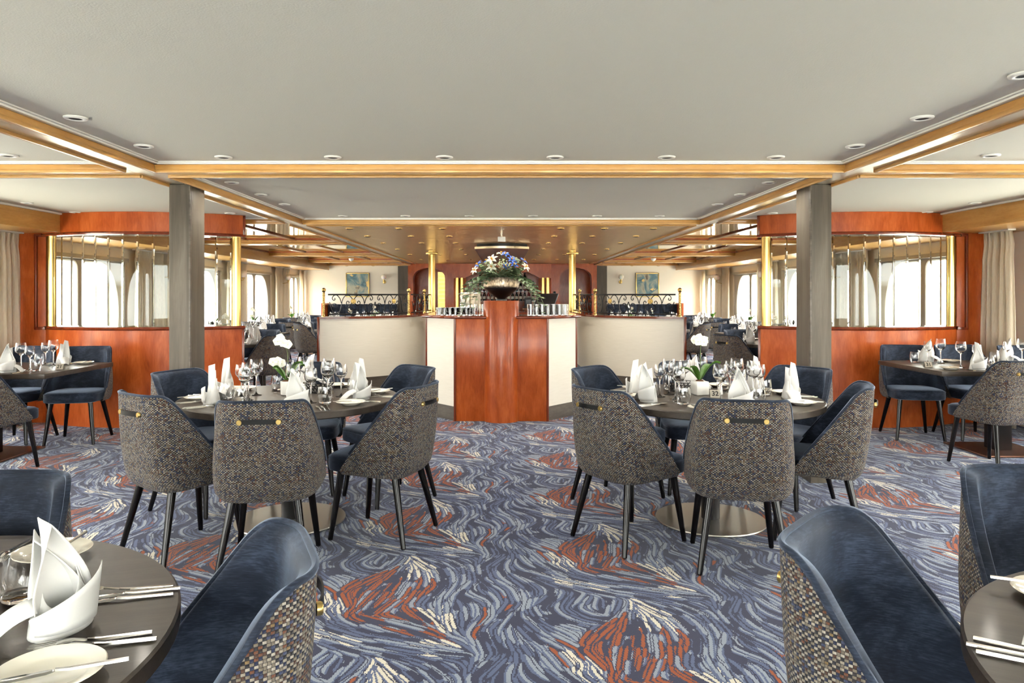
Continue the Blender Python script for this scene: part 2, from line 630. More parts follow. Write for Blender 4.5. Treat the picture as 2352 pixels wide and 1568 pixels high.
        for i,(X,Y,a) in enumerate(path):
            t=i/(n-1);ww=w*min(1,(1-abs(2*t-1))*2.6+.25)
            dab(X+.0065*math.sin(a),Y-.0065*math.cos(a),ww*1.15,sh)
            dab(X-.006*math.sin(a),Y+.006*math.cos(a),ww*.8,0)
        for i,(X,Y,a) in enumerate(path):
            t=i/(n-1);ww=w*min(1,(1-abs(2*t-1))*2.6+.25)
            dab(X,Y,ww,core)
    return img

def build_floor():
    mb = MB(); mb.box(-5.60, 5.60, -3.6, 20.3, -0.12, -0.012)
    fl = struct(mb.build('floor', 'carpet_base'), 'navy carpet with swirling blue, cream and rust brush strokes')
    N = 250
    img = carpet_tile(N)
    d = CP / N
    g = (np.arange(N + 1) * d)
    X, Y = np.meshgrid(g, g)
    co = np.stack([X.ravel(), Y.ravel(), np.zeros(X.size)], 1).astype(np.float32)
    idx = np.arange(N * N)
    j, i = idx // N, idx % N
    a = j * (N + 1) + i
    quads = np.stack([a, a + 1, a + N + 2, a + N + 1], 1)
    me = bpy.data.meshes.new('carpet_repeat')
    me.vertices.add(len(co)); me.vertices.foreach_set('co', co.ravel())
    me.loops.add(quads.size); me.loops.foreach_set('vertex_index', quads.ravel().astype(np.int32))
    me.polygons.add(len(quads))
    me.polygons.foreach_set('loop_start', (np.arange(len(quads)) * 4).astype(np.int32))
    me.update(calc_edges=True)
    pal = np.array([lin(c) for c in ((37, 41, 68), (78, 90, 122), (134, 143, 157), (204, 198, 182), (142, 68, 25))], np.float32)
    at_ = me.attributes.new('tuft', 'FLOAT_COLOR', 'FACE')
    at_.data.foreach_set('color', pal[img.ravel()].ravel())
    me.materials.append(M['carpet_pile'])
    for k in range(-5, 5):
        for r in range(-4, 18):
            y0 = 3.325 + r * CP + (k % 2) * CP / 2
            if y0 < -0.2 or y0 > 18.5: continue
            o = bpy.data.objects.new('carpet_repeat', me)
            COL.objects.link(o); o.parent = fl
            o.location = (0.083 + k * CP, y0, 0.0)
            o['kind'] = 'stuff'
    return fl
plain('carpet_base', (82, 90, 120), 0.95)
build_floor()

# ---- ceiling slab with its coffers, boards, cornices and metal soffits
CZ, SZ, BZ = 2.235, 2.185, 2.165
XI, XO, XB, XW = 2.235, 2.43, 4.64, 5.45
mb = MB(); mb.box(-5.60, 5.60, -3.6, 20.3, CZ, CZ + 0.12)
ceiling = struct(mb.build('ceiling', 'ceiling_paint'), 'low off-white textured ceiling with wood-trimmed coffers')
def cpart(name, mat, fn, smooth=None):
    m_ = MB(); fn(m_); return m_.build(name, mat, ceiling, smooth)
def coffer(x0, x1, y0, y1, sides='nfio', corn=True):
    b = 0.012
    def board(ax, p, q0, q1, inward):
        # a stepped fascia board: main face plus a bead at its foot
        def fn(m_):
            if ax == 'y':   # runs along X at y=p; inward = +1 when the coffer lies at larger y
                m_.box(q0, q1, p, p - inward * b, BZ + 0.012, CZ, 0.003)
                m_.box(q0 - .0, q1 + .0, p + inward * 0.008, p - inward * (b + 0.002), BZ, BZ + 0.022, 0.005)
            else:
                m_.box(p, p - inward * b, q0, q1, BZ + 0.012, CZ, 0.003)
                m_.box(p + inward * 0.008, p - inward * (b + 0.002), q0, q1, BZ, BZ + 0.022, 0.005)
        cpart('fascia_board', 'honey', fn, 40)
        if corn:
            def fc(m_):
                if ax == 'y':
                    m_.box(q0, q1, p + inward * 0.001, p + inward * 0.030, CZ - 0.018, CZ, 0.004)
                    m_.box(q0, q1, p + inward * 0.028, p + inward * 0.045, CZ - 0.008, CZ, 0.002)
                else:
                    m_.box(p + inward * 0.001, p + inward * 0.030, q0, q1, CZ - 0.018, CZ, 0.004)
                    m_.box(p + inward * 0.028, p + inward * 0.045, q0, q1, CZ - 0.008, CZ, 0.002)
            cpart('cornice_strip', 'cornice', fc, 40)
    if 'n' in sides: board('y', y0, x0, x1, 1)
    if 'f' in sides: board('y', y1, x0, x1, -1)
    if 'i' in sides: board('x', x0, y0, y1, 1)
    if 'o' in sides: board('x', x1, y0, y1, -1)
Y1, Y2, Y3, Y4 = 4.65, 4.86, 8.07, 8.27
coffer(-XI, XI, -3.5, Y1, 'fio'); coffer(-XI, XI, Y2, Y3)
for s_ in (-1, 1):
    a_, b_ = sorted((s_ * XO, s_ * XB))
    sd = 'o' if s_ < 0 else 'i'
    coffer(a_, b_, -3.5, Y1, 'f' + sd); coffer(a_, b_, Y2, 8.02, 'nf' + sd)
    # metal soffit running lengthwise under the pillars
    cpart('soffit', 'soffit_metal', lambda m_: m_.box(s_ * (XI + 0.011), s_ * (XO - 0.011), -3.5, 18.6, SZ, CZ - 0.001, 0.002))
    cpart('soffit', 'soffit_metal', lambda m_: m_.box(s_ * (XO - 0.011), s_ * XB, Y1 + .011, Y2 - .011, SZ, CZ - 0.001))
    # edge boards of the slatted bay and of the far side bays
    cpart('fascia_board', 'honey', lambda m_: m_.box(s_ * (XI - 0.005), s_ * (XI + 0.012), Y4, 18.5, BZ, SZ + 0.02, 0.004))
    cpart('fascia_board', 'honey', lambda m_: m_.box(s_ * (XO - 0.012), s_ * (XO + 0.010), Y4, 19.2, BZ, CZ, 0.004))
for yy0, yy1 in ((Y1, Y2), (Y3, Y4)):
    cpart('soffit', 'soffit_metal', lambda m_: m_.box(-XI - .011, XI + .011, yy0 + .011, yy1 - .011, SZ, CZ - 0.001))
cpart('fascia_board', 'honey', lambda m_: m_.box(-XI, XI, Y4 - 0.012, Y4 + 0.008, BZ, SZ + 0.02, 0.004))
# slats of the satin metal ceiling over the bar
yy = Y4 + 0.012; k_ = 0
slat_me = None
while yy < 18.45:
    if slat_me is None:
        m_ = MB(); m_.box(-XI + 0.006, XI - 0.006, 0, 0.172, SZ, SZ + 0.02, 0.004)
        so = m_.build('slat', 'slat_metal', ceiling); slat_me = so.data
    else:
        so = bpy.data.objects.new('slat', slat_me); COL.objects.link(so); so.parent = ceiling
    so.location = (0, yy, 0)
    yy += 0.178
# lowered satin raft over the bar
def raft(m_):
    pts = [(-0.43, 16.2), (-0.43, 11.35)] + [(-0.43 + 0.86 * k / 12, 11.35 - 0.2 * math.sin(PI * k / 12)) for k in range(1, 12)] + [(0.43, 11.35), (0.43, 16.2)]
    m_.prism(pts, 2.10, 2.135)
cpart('lowered_raft', 'raft_metal', raft, 30)
def raft2(m_):
    pts = [(-0.40, 16.0), (-0.40, 11.45)] + [(-0.40 + 0.80 * k / 12, 11.45 - 0.19 * math.sin(PI * k / 12)) for k in range(1, 12)] + [(0.40, 11.45), (0.40, 16.0)]
    m_.prism(pts, 2.135, SZ)
cpart('raft_shade_block', 'black_metal', raft2, 30)  # solid black block; its colour stands in for the shadow above the raft

# far side bays: honey cross beams, mirror panels and cherry strips
BEAMS = [(11.0, 11.3), (14.3, 14.6), (17.2, 17.5), (19.0, 19.3)]
for s_ in (-1, 1):
    prev = 8.3
    for (b0, b1) in BEAMS:
        cpart('cross_beam', 'honey', lambda m_: (m_.box(s_ * (XO + .01), s_ * XB, b0, b1, BZ + 0.012, CZ, 0.004), m_.box(s_ * (XO + .01), s_ * XB, b0 - .012, b1 + .012, BZ - .012, BZ + 0.012, 0.006)), 40)
        w_ = (XB - XO) / 3
        for q in range(3):
            x0 = XO + 0.02 + q * w_
            cpart('mirror_panel', 'mirror', lambda m_: m_.box(s_ * (x0 + .05), s_ * (x0 + w_ - .05), prev + .12, b0 - .12, CZ - 0.012, CZ - .001))
        for q in range(4):
            x0 = XO + 0.02 + q * w_
            cpart('cherry_strip', 'cherry_dark', lambda m_: m_.box(s_ * (x0 - .05), s_ * (x0 + .05), prev, b0, CZ - 0.03, CZ - .001, 0.004))
        for y_ in (prev + .06, b0 - .06):
            cpart('cherry_strip', 'cherry', lambda m_: m_.box(s_ * (XO + .02), s_ * XB, y_ - .06, y_ + .06, CZ - 0.024, CZ - .001, 0.003))
        prev = b1

# ---- bulkheads along the window walls
for s_, nm in ((-1, 'left'), (1, 'right')):
    m_ = MB(); m_.box(s_ * XB, s_ * (XB + .03), -3.5, 19.25, 2.032, CZ, 0.004)
    bo = struct(m_.build('trim_bulkhead_' + nm, 'honey', None, 40), 'honey wood bulkhead above the %s windows' % nm)
    m_ = MB(); m_.box(s_ * (XB + .03), s_ * XW, -3.5, 19.25, 2.040, CZ)
    m_.build('bulkhead_soffit', 'honey', bo)
    m_ = MB(); m_.box(s_ * (XB - .03), s_ * (XB - .001), -3.5, 7.75, CZ - .02, CZ - .001, .004)
    m_.build('cornice_strip', 'cornice', bo)

# ---- window walls
BAYS = [-3.4, -.65, 2.1, 4.85, 8.3, 11.8, 14.8, 17.8]      # near end of every window bay
def bay_span(a):
    return (a + 0.12, a + 2.15) if a < 17 else (a + .12, a + 1.45)
WZ0, WZ1 = 0.34, 1.89
def outline(kind, y0, y1, z0, z1, n=14):
    """pane outline: a D with its bulge on the far side, or a rounded rectangle"""
    pts = []
    if kind == 'D':
        hz = (z1 - z0) / 2; zc = (z0 + z1) / 2; r = 0.07
        wd = y1 - y0
        for k in range(n * 2 + 1):
            a = -PI / 2 + PI * k / (n * 2)
            pts.append((y1 - wd * .62 + wd * 0.62 * math.cos(a) ** 0.8 if math.cos(a) > 1e-6 else y1 - wd * .62, zc + hz * math.sin(a)))
        for cy_, cz_, a0 in ((y0 + r, z1 - r, PI / 2), (y0 + r, z0 + r, PI)):
            for k in range(5):
                a = a0 + PI / 2 * k / 4
                pts.append((cy_ + r * math.cos(a), cz_ + r * math.sin(a)))
    else:
        r = 0.11
        for cy_, cz_, a0 in ((y1 - r, z0 + r, -PI / 2), (y1 - r, z1 - r, 0), (y0 + r, z1 - r, PI / 2), (y0 + r, z0 + r, PI)):
            for k in range(6):
                a = a0 + PI / 2 * k / 5
                pts.append((cy_ + r * math.cos(a), cz_ + r * math.sin(a)))
    return pts
def panel_with_holes(y0, y1, z0, z1, holes, xa, xb):
    bm = bmesh.new()
    def loop(pts):
        vs = [bm.verts.new((xa, y, z)) for y, z in pts]
        return [bm.edges.new((vs[i], vs[(i + 1) % len(vs)])) for i in range(len(vs))]
    es = loop([(y0, z0), (y1, z0), (y1, z1), (y0, z1)])
    for h in holes: es += loop(h)
    bmesh.ops.triangle_fill(bm, use_beauty=True, use_dissolve=False, edges=es)
    ret = bmesh.ops.extrude_face_region(bm, geom=bm.faces[:])
    for e in ret['geom']:
        if isinstance(e, bmesh.types.BMVert): e.co.x = xb
    return bm
wn_ = 0
for s_, nm in ((-1, 'left'), (1, 'right')):
    m_ = MB()
    xa, xb = s_ * XW, s_ * (XW + .14)
    m_.box(xa, xb, -3.6, 19.6, 0, WZ0); m_.box(xa, xb, -3.6, 19.6, WZ1, CZ)
    edges = [-3.6]
    for a in BAYS: edges += list(bay_span(a))
    edges.append(19.6)
    for i in range(0, len(edges), 2):
        m_.box(xa, xb, edges[i], edges[i + 1], WZ0, WZ1)
    wl = struct(m_.build('wall_' + nm, 'wall_cream'), 'cream %s-hand window wall' % nm)
    for a in BAYS:
        wn_ += 1
        y0, y1 = bay_span(a)
        rect = (a + .26, a + .98); dd = (a + 1.10, min(a + 1.96, y1 - .06))
        ho = [outline('R', *rect, .41, 1.82), outline('D', *dd, .41, 1.82)]
        b_ = MB(); b_.add_bm(panel_with_holes(y0, y1, WZ0, WZ1, ho, s_ * (XW + .03), s_ * (XW + .13)))
        wo = struct(b_.build('window_%d' % wn_, 'panel_grey'), 'grey window panel with a rounded and a half-oval pane')
        for h in ho:
            f_ = MB(); f_.tube([(s_ * (XW + .035), y, z) for y, z in h], 0.018, 6, closed=True)
            f_.build('window_frame', 'frame_white', wo, 60)
            f_ = MB(); b = len(f_.v); f_.v += [(s_ * (XW + .09), y, z) for y, z in h]; f_.addf(range(len(h)))
            f_.build('window_pane', 'window_glass', wo)
        h_ = MB(); h_.box(s_ * (XW - .03), s_ * (XW + .04), y0, y1, WZ1 - .045, WZ1 + .01, .004)
        h_.build('window_head', 'panel_grey', wo)
        h_ = MB(); h_.box(s_ * (XW - .06), s_ * (XW + .04), y0, y1, WZ0 - .03, WZ0 + .012, .004)
        h_.build('window_sill', 'panel_grey', wo)
        for q, (p0, p1) in enumerate((rect, dd)):
            ld = bpy.data.lights.new('daylight_portal', 'AREA'); ld.shape = 'RECTANGLE'
            ld.size = p1 - p0; ld.size_y = 1.43
            lo = bpy.data.objects.new('daylight_portal', ld); COL.objects.link(lo)
            lo.location = (s_ * (XW + .15), (p0 + p1) / 2, 1.115)
            lo.rotation_euler = (rad(90), 0, s_ * rad(90))
            ld.cycles.is_portal = True

# unseen wall behind the camera; its bow windows are added to light the front
m_ = MB()
RW = [(-5.2, -2.7), (-2.6, -0.05), (0.05, 2.6), (2.7, 5.2)]
m_.box(-5.60, 5.60, -3.6, -3.5, 0, .75); m_.box(-5.60, 5.60, -3.6, -3.5, 2.15, CZ)
ed = [-5.60]
for a, b in RW: ed += [a, b]
ed.append(5.60)
for i in range(0, len(ed), 2): m_.box(ed[i], ed[i + 1], -3.6, -3.5, .75, 2.15)
struct(m_.build('wall_near', 'wall_cream'), 'cream wall behind the viewer with window openings added for front light')
for a, b in RW:
    wn_ += 1
    f_ = MB()
    for q in ((a, a + .05, .75, 2.15), (b - .05, b, .75, 2.15), (a, b, .75, .8), (a, b, 2.1, 2.15), ((a + b) / 2 - .03, (a + b) / 2 + .03, .8, 2.1)):
        f_.box(q[0], q[1], -3.58, -3.52, q[2], q[3])
    wo = struct(f_.build('window_%d' % wn_, 'frame_white'), 'tall white-framed window added behind the viewer for front light')
    f_ = MB(); f_.box(a + .05, b - .05, -3.552, -3.548, .8, 2.1)
    f_.build('window_pane', 'window_glass', wo)
    ld = bpy.data.lights.new('daylight_portal', 'AREA'); ld.shape = 'RECTANGLE'; ld.size = b - a; ld.size_y = 1.4
    lo = bpy.data.objects.new('daylight_portal', ld); COL.objects.link(lo)
    lo.location = ((a + b) / 2, -3.62, 1.45); lo.rotation_euler = (rad(90), 0, rad(180))
    ld.cycles.is_portal = True

# ---- far wall: cream sides, grey panels, cherry bar wall with two arched recesses
FY = 19.3
def arch_poly(x0, x1, z1, zs):
    n = 12; pts = []
    xc, hw = (x0 + x1) / 2, (x1 - x0) / 2
    for k in range(n + 1):
        a = PI * k / n
        pts.append((xc + hw * math.cos(a), zs + (z1 - zs) * math.sin(a) ** .8))
    return pts
m_ = MB()
m_.box(-5.60, -2.5, FY, FY + .15, 0, CZ); m_.box(2.5, 5.60, FY, FY + .15, 0, CZ)
m_.box(-2.6, 2.6, FY + .75, FY + .9, 0, CZ)
for s_ in (-1, 1): m_.box(s_ * 2.5, s_ * 2.6, FY + .15, FY + .75, 0, CZ)
wf = struct(m_.build('wall_far', 'wall_cream'), 'cream far wall with paintings')
for s_ in (-1, 1):
    m_ = MB(); m_.box(s_ * 2.80, s_ * 2.50, FY - .05, FY - .001, 0, CZ - .001)
    m_.build('grey_panel', 'grey_wood', wf)
    bm = bmesh.new()
    x0, x1 = 1.20, 2.50
    vs = [(s_ * x0, 0), (s_ * x1, 0), (s_ * x1, CZ), (s_ * x0, CZ)]
    a0, a1 = 1.52, 2.36
    ap = [(a1, 0.02)] + arch_poly(a0, a1, 2.09, 1.80) + [(a0, 0.02)]
    def lp(pts):
        v_ = [bm.verts.new((x, 19.0, z)) for x, z in pts]
        return [bm.edges.new((v_[i], v_[(i + 1) % len(v_)])) for i in range(len(v_))]
    es = lp(vs) + lp([(s_ * x, z) for x, z in ap])
    bmesh.ops.triangle_fill(bm, use_beauty=True, edges=es)
    r_ = bmesh.ops.extrude_face_region(bm, geom=bm.faces[:])
    for e in r_['geom']:
        if isinstance(e, bmesh.types.BMVert): e.co.y = 19.34
    m_ = MB(); m_.add_bm(bm)
    m_.build('arched_panel', 'cherry', wf)
    m_ = MB(); m_.box(s_ * 1.4, s_ * 2.45, FY + .5, FY + .7, 0, 2.2)
    m_.build('arch_lining', 'cherry', wf)
m_ = MB(); m_.box(-1.2, 1.2, FY + .1, FY + .5, 0, CZ)
m_.build('bar_back_panel', 'cherry', wf)

# ---- embankment outside, both sides
m_ = MB(); m_.box(-60, 60, -40, 60, -1.6, -1.5)
struct(m_.build('river_water', 'river_water'), 'pale river water outside the windows')
for s_, nm in ((-1, 'left'), (1, 'right')):
    m_ = MB(); m_.box(s_ * 26, s_ * 34, -40, 60, -1.5, 1.9)
    q = struct(m_.build('quay_wall_' + nm, 'quay_stone'), 'stone quay wall across the water')
    m_ = MB(); m_.box(s_ * 25.8, s_ * 34, -40, 60, 1.9, 2.15)
    m_.build('coping', 'stone_coping', q)

# ================================================================== LARGE FITTINGS
LR = ((-1, 'left'), (1, 'right'))
# ---- grey timber pillars under the soffit
for s_, nm in LR:
    t_ = thing('pillar', 'square grey timber pillar in front of the %s curved partition' % nm, 'pillar', (s_ * 2.345, 5.38, 0), 0, 'grey timber pillars')
    m_ = MB(); m_.box(-.076, .076, -.13, .13, 0, SZ - .001, .004); m_.build('post', 'grey_wood', t_, 40)
    m_ = MB(); m_.box(-s_ * .07, -s_ * .082, -.137, -.11, 0, SZ - .001, .003); m_.build('corner_strip', 'skirting', t_, 40)

# ---- curved partitions with bevelled glass panes
PXC, PYC, PR = 3.90, 9.26, 1.83
def parc(s_, a, R):
    return (s_ * (PXC + R * math.sin(a)), PYC - R * math.cos(a))
A0, A1 = rad(-36.9), rad(33.5)
def arc_wall(m_, s_, prof, a0=A0, a1=A1, n=36):
    """sweep a closed profile of (radius, height) along the partition arc"""
    b = len(m_.v); k = len(prof)
    for i in range(n + 1):
        a = a0 + (a1 - a0) * i / n
        for (R, z) in prof:
            x, y = parc(s_, a, R); m_.v.append((x, y, z))
    for i in range(n):
        for j in range(k):
            j2 = (j + 1) % k
            m_.addf((b + i * k + j, b + i * k + j2, b + (i + 1) * k + j2, b + (i + 1) * k + j))
    m_.addf([b + j for j in range(k)]); m_.addf([b + n * k + j for j in range(k)])
for s_, nm in LR:
    t_ = thing('curved_partition', 'curved cherry wood partition with tall glass panes on the %s side' % nm, 'partition', (0, 0, 0), 0, 'curved glass partitions')
    m_ = MB(); arc_wall(m_, s_, [(PR, 0), (PR, 1.01), (PR - .09, 1.01), (PR - .09, 0)]); m_.build('base_panel', 'cherry', t_, 40)
    m_ = MB(); arc_wall(m_, s_, [(PR + .012, 1.005), (PR + .022, 1.02), (PR + .012, 1.04), (PR - .10, 1.04), (PR - .11, 1.02), (PR - .10, 1.005)], A0 - .008, A1 + .0)
    m_.build('cap_rail', 'cherry_dark', t_, 40)
    m_ = MB(); arc_wall(m_, s_, [(PR + .03, 2.025), (PR + .03, CZ - .002), (PR - .12, CZ - .002), (PR - .12, 2.025)], A0 - .008, A1); m_.build('top_panel', 'cherry', t_, 40)
    m_ = MB(); arc_wall(m_, s_, [(PR + .04, 2.0), (PR + .046, 2.014), (PR + .036, 2.03), (PR - .12, 2.03), (PR - .12, 2.0)], A0 - .008, A1); m_.build('top_rail', 'cherry_dark', t_, 40)
    # end post of dark cherry
    x, y = parc(s_, A0, PR - .045)
    m_ = MB(); m_.box(-.012, .012, -.052, .052, 0, 1.04, .004); m_.xform(Matrix.Translation((x, y, 0)) @ Matrix.Rotation(s_ * A0, 4, 'Z')); m_.build('end_trim', 'cherry_dark', t_, 40)
    m_ = MB(); m_.box(-.012, .012, -.085, .085, 2.0, CZ - .002, .004); m_.xform(Matrix.Translation((x, y, 0)) @ Matrix.Rotation(s_ * A0, 4, 'Z')); m_.build('end_trim', 'cherry_dark', t_, 40)
    # brass end columns
    for aa in (A0 + rad(1.9), A1 - rad(1.3)):
        x, y = parc(s_, aa, PR - .045)
        m_ = MB(); m_.lathe([(.05, 1.04), (.05, 2.005)], 28, x, y); m_.build('brass_post', 'brass', t_, 40)
    # bevelled panes
    n_p = 13
    a_s, a_e = A0 + rad(3.6), A1 - rad(3.0)
    for k in range(n_p):
        q0 = a_s + (a_e - a_s) * k / n_p; q1 = a_s + (a_e - a_s) * (k + 1) / n_p
        am = (q0 + q1) / 2
        x, y = parc(s_, am, PR - .045)
        hw = PR * (q1 - q0) / 2 - .0012
        bv = .014; th = .006
        m_ = MB(); b = len(m_.v)
        for (wx, zz, yy_) in ((hw, 0, 0), (hw - bv, bv, th)):
            for (sx, zb) in ((-1, 1.042), (1, 1.042), (1, 1.998), (-1, 1.998)):
                zz2 = zb + (zz if zb < 1.5 else -zz)
                m_.v.append((sx * wx, -yy_ - .0015, zz2))
        for (wx, zz, yy_) in ((hw, 0, 0),):
            for (sx, zb) in ((-1, 1.042), (1, 1.042), (1, 1.998), (-1, 1.998)):
                m_.v.append((sx * wx, .004, zb))
        m_.addf((4, 5, 6, 7))
        for i in range(4):
            j = (i + 1) % 4
            m_.addf((i, j, 4 + j, 4 + i)); m_.addf((i, j, 8 + j, 8 + i))
        m_.addf((8, 9, 10, 11))
        m_.xform(Matrix.Translation((x, y, 0)) @ Matrix.Rotation(s_ * am, 4, 'Z'))
        m_.build('glass_pane', 'pane_glass', t_)
    # flat jamb against the window wall
    xo = PXC + PR * math.sin(A1)
    m_ = MB(); m_.box(s_ * (xo - .01), s_ * XW, 7.73, 7.86, 0, 2.04, .003); m_.build('jamb_panel', 'cherry', t_, 40)
    m_ = MB()
    for zz in ((1.0, 1.03), (2.0, 2.03)): m_.box(s_ * (xo - .02), s_ * (xo + .10), 7.70, 7.735, zz[0], zz[1], .006)
    m_.box(s_ * (xo + .075), s_ * (xo + .10), 7.70, 7.735, 1.0, 2.03, .006)
    m_.build('jamb_moulding', 'cherry_dark', t_, 40)

# ---- bar counter island
bar = thing('bar_counter', 'bar counter with cherry front panel, cream sides and round cherry column base', 'bar counter', (0, 0, 0))
CTZ = 1.145
m_ = MB(); m_.box(-.50, .50, 7.82, 7.95, 0, CTZ - .03, .004); m_.build('front_panel', 'cherry', bar, 40)
for s_, nm in LR:
    p0 = Vector((s_ * .50, 7.84)); p1 = Vector((s_ * .86, 8.27)); d = (p1 - p0).normalized(); nrm = Vector((-d.y, d.x)) * (1 if s_ > 0 else -1)
    if nrm.y < 0: nrm = -nrm
    pts = [p0, p1, p1 + nrm * .1, p0 + nrm * .1]
    m_ = MB(); m_.prism([tuple(p) for p in pts], 0.155, CTZ - .03); m_.build('side_panel', 'wall_paper', bar)
    pts = [p0 - nrm * .008, p1 - nrm * .008, p1 + nrm * .1, p0 + nrm * .1]
    m_ = MB(); m_.prism([tuple(p) for p in pts], 0.0, 0.155); m_.build('skirting_board', 'skirting', bar)
    m_ = MB(); m_.box(s_ * .86, s_ * .76, 8.27, 12.6, 0.155, CTZ - .03); m_.build('side_panel', 'wall_paper', bar)
    m_ = MB(); m_.box(s_ * .868, s_ * .76, 8.27, 12.6, 0, .155); m_.build('skirting_board', 'skirting', bar)
    m_ = MB(); m_.tube([(s_ * .505, 7.825, 0), (s_ * .505, 7.825, CTZ - .03)], .014, 8); m_.tube([(s_ * .862, 8.27, 0), (s_ * .862, 8.27, CTZ - .03)], .012, 8)
    m_.build('edge_trim', 'cherry_dark', bar, 60)
outer = [(-.90, 12.6), (-.90, 8.24), (-.52, 7.79), (.52, 7.79), (.90, 8.24), (.90, 12.6)]
inner = [(.36, 12.6), (.36, 8.62), (-.36, 8.62), (-.36, 12.6)]
def counter_top():
    m = MB()
    U = [((-.90, 12.6), (-.36, 12.6)), ((-.90, 8.24), (-.36, 8.62)), ((-.52, 7.79), (-.2, 8.62)), ((.52, 7.79), (.2, 8.62)), ((.90, 8.24), (.36, 8.62)), ((.90, 12.6), (.36, 12.6))]
    b = len(m.v)
    for o_, i_ in U:
        m.v += [(o_[0], o_[1], CTZ - .03), (o_[0], o_[1], CTZ), (i_[0], i_[1], CTZ), (i_[0], i_[1], CTZ - .03)]
    for k in range(5):
        for j in range(4):
            m.addf((b + k * 4 + j, b + k * 4 + (j + 1) % 4, b + (k + 1) * 4 + (j + 1) % 4, b + (k + 1) * 4 + j))
    m.addf((b, b + 1, b + 2, b + 3)); m.addf([b + 20 + j for j in range(4)])
    return m
counter_top().build('counter_top', 'cherry_dark', bar)
m_ = MB(); m_.tube([(x, y, CTZ - .015) for x, y in outer], .017, 8); m_.build('counter_edge', 'cherry_dark', bar, 60)
m_ = MB(); m_.lathe([(.195, 0), (.195, 1.30), (.192, 1.312), (0, 1.312)], 64, 0, 7.885); m_.build('round_column', 'cherry', bar, 40)
m_ = MB(); m_.box(-.74, .74, 8.65, 8.9, 0, .9); m_.build('inner_cabinet', 'cherry_dark', bar)

# ---- curved half walls with railings either side of the bar
WING = [(2.62, 10.30), (2.40, 10.34), (2.15, 10.43), (1.90, 10.59), (1.68, 10.79), (1.52, 11.0), (1.41, 11.28), (1.35, 11.6), (1.325, 12.1), (1.32, 12.8), (1.32, 13.9)]
def offset_path(pts, d):
    out = []
    for i, p in enumerate(pts):
        a = Vector(pts[max(i - 1, 0)]); b = Vector(pts[min(i + 1, len(pts) - 1)])
        t_ = (b - a).normalized(); out.append((p[0] + d * -t_.y, p[1] + d * t_.x))
    return out
def ribbon_wall(m_, pa, pb, z0, z1):
    b = len(m_.v); n = len(pa)
    for (p, q) in zip(pa, pb):
        m_.v += [(p[0], p[1], z0), (p[0], p[1], z1), (q[0], q[1], z1), (q[0], q[1], z0)]
    for k in range(n - 1):
        for j in range(4):
            m_.addf((b + k * 4 + j, b + k * 4 + (j + 1) % 4, b + (k + 1) * 4 + (j + 1) % 4, b + (k + 1) * 4 + j))
    m_.addf((b, b + 1, b + 2, b + 3)); m_.addf([b + (n - 1) * 4 + j for j in range(4)])
WT = 1.06
def smooth_path(pts, n=6):
    out = []
    for i in range(len(pts) - 1):
        p0 = Vector(pts[max(i - 1, 0)]); p1 = Vector(pts[i]); p2 = Vector(pts[i + 1]); p3 = Vector(pts[min(i + 2, len(pts) - 1)])
        for k in range(n):
            t_ = k / n
            out.append(tuple(0.5 * ((2 * p1) + (-p0 + p2) * t_ + (2 * p0 - 5 * p1 + 4 * p2 - p3) * t_ ** 2 + (-p0 + 3 * p1 - 3 * p2 + p3) * t_ ** 3)))
    out.append(tuple(pts[-1]))
    return out
def spiral(cx, cz, r0, turns, a0, sgn=1, n=18):
    return [(cx + r0 * (1 - .75 * k / n) * math.cos(a0 + sgn * turns * 2 * PI * k / n), cz + r0 * (1 - .75 * k / n) * math.sin(a0 + sgn * turns * 2 * PI * k / n)) for k in range(n + 1)]
def scroll_curves(width):
    """2D wrought-iron scrolls (s, z) filling a panel of the given width and 0.27 m height"""
    C_ = []
    H = .27
    nmod = max(1, round(width / .86)); w = width / nmod
    for q in range(nmod):
        o = q * w; c = o + w / 2
        for sg in (-1, 1):
            # lyre line crossing under the rosette
            C_.append([(c + sg * x * w, z * H) for x, z in smooth_path([(.0, .60), (.05, .50), (.10, .36), (.115, .22), (.07, .08), (.02, .10), (.015, .18), (.05, .20)], 4)])
            # arch rising from the rosette to the top rail and down to the module edge
            C_.append([(c + sg * x * w, z * H) for x, z in smooth_path([(.0, .70), (.05, .88), (.11, .99), (.18, .93), (.23, .72), (.25, .45), (.27, .20), (.32, .03), (.40, .03), (.44, .16), (.47, .40), (.5, .62)], 4)])
            # top arch between modules
            C_.append([(c + sg * x * w, z * H) for x, z in smooth_path([(.255, .55), (.28, .78), (.34, .97), (.40, .97), (.44, .84), (.42, .72), (.385, .74), (.39, .84)], 4)])
            # small tendrils
            C_.append([(c + sg * x * w, z * H) for x, z in smooth_path([(.03, .55), (.075, .46), (.13, .47), (.15, .57), (.125, .66), (.09, .62), (.10, .55)], 4)])
            C_.append([(c + sg * x * w, z * H) for x, z in smooth_path([(.33, .38), (.36, .50), (.41, .53), (.44, .45), (.425, .36), (.395, .38)], 4)])
    return C_, [o_ * w + w / 2 for o_ in range(nmod)]
def twisted_post(m_, x, y, z0, z1, r=.017, turns=7):
    n = 40; k = 10; b = len(m_.v)
    for i in range(n + 1):
        z = z0 + (z1 - z0) * i / n
        for j in range(k):
            a = 2 * PI * j / k
            rr = r * (1 + .28 * math.cos(2 * (a - turns * 2 * PI * i / n)))
            m_.v.append((x + rr * math.cos(a), y + rr * math.sin(a), z))
    for i in range(n):
        for j in range(k):
            m_.addf((b + i * k + j, b + i * k + (j + 1) % k, b + (i + 1) * k + (j + 1) % k, b + (i + 1) * k + j))
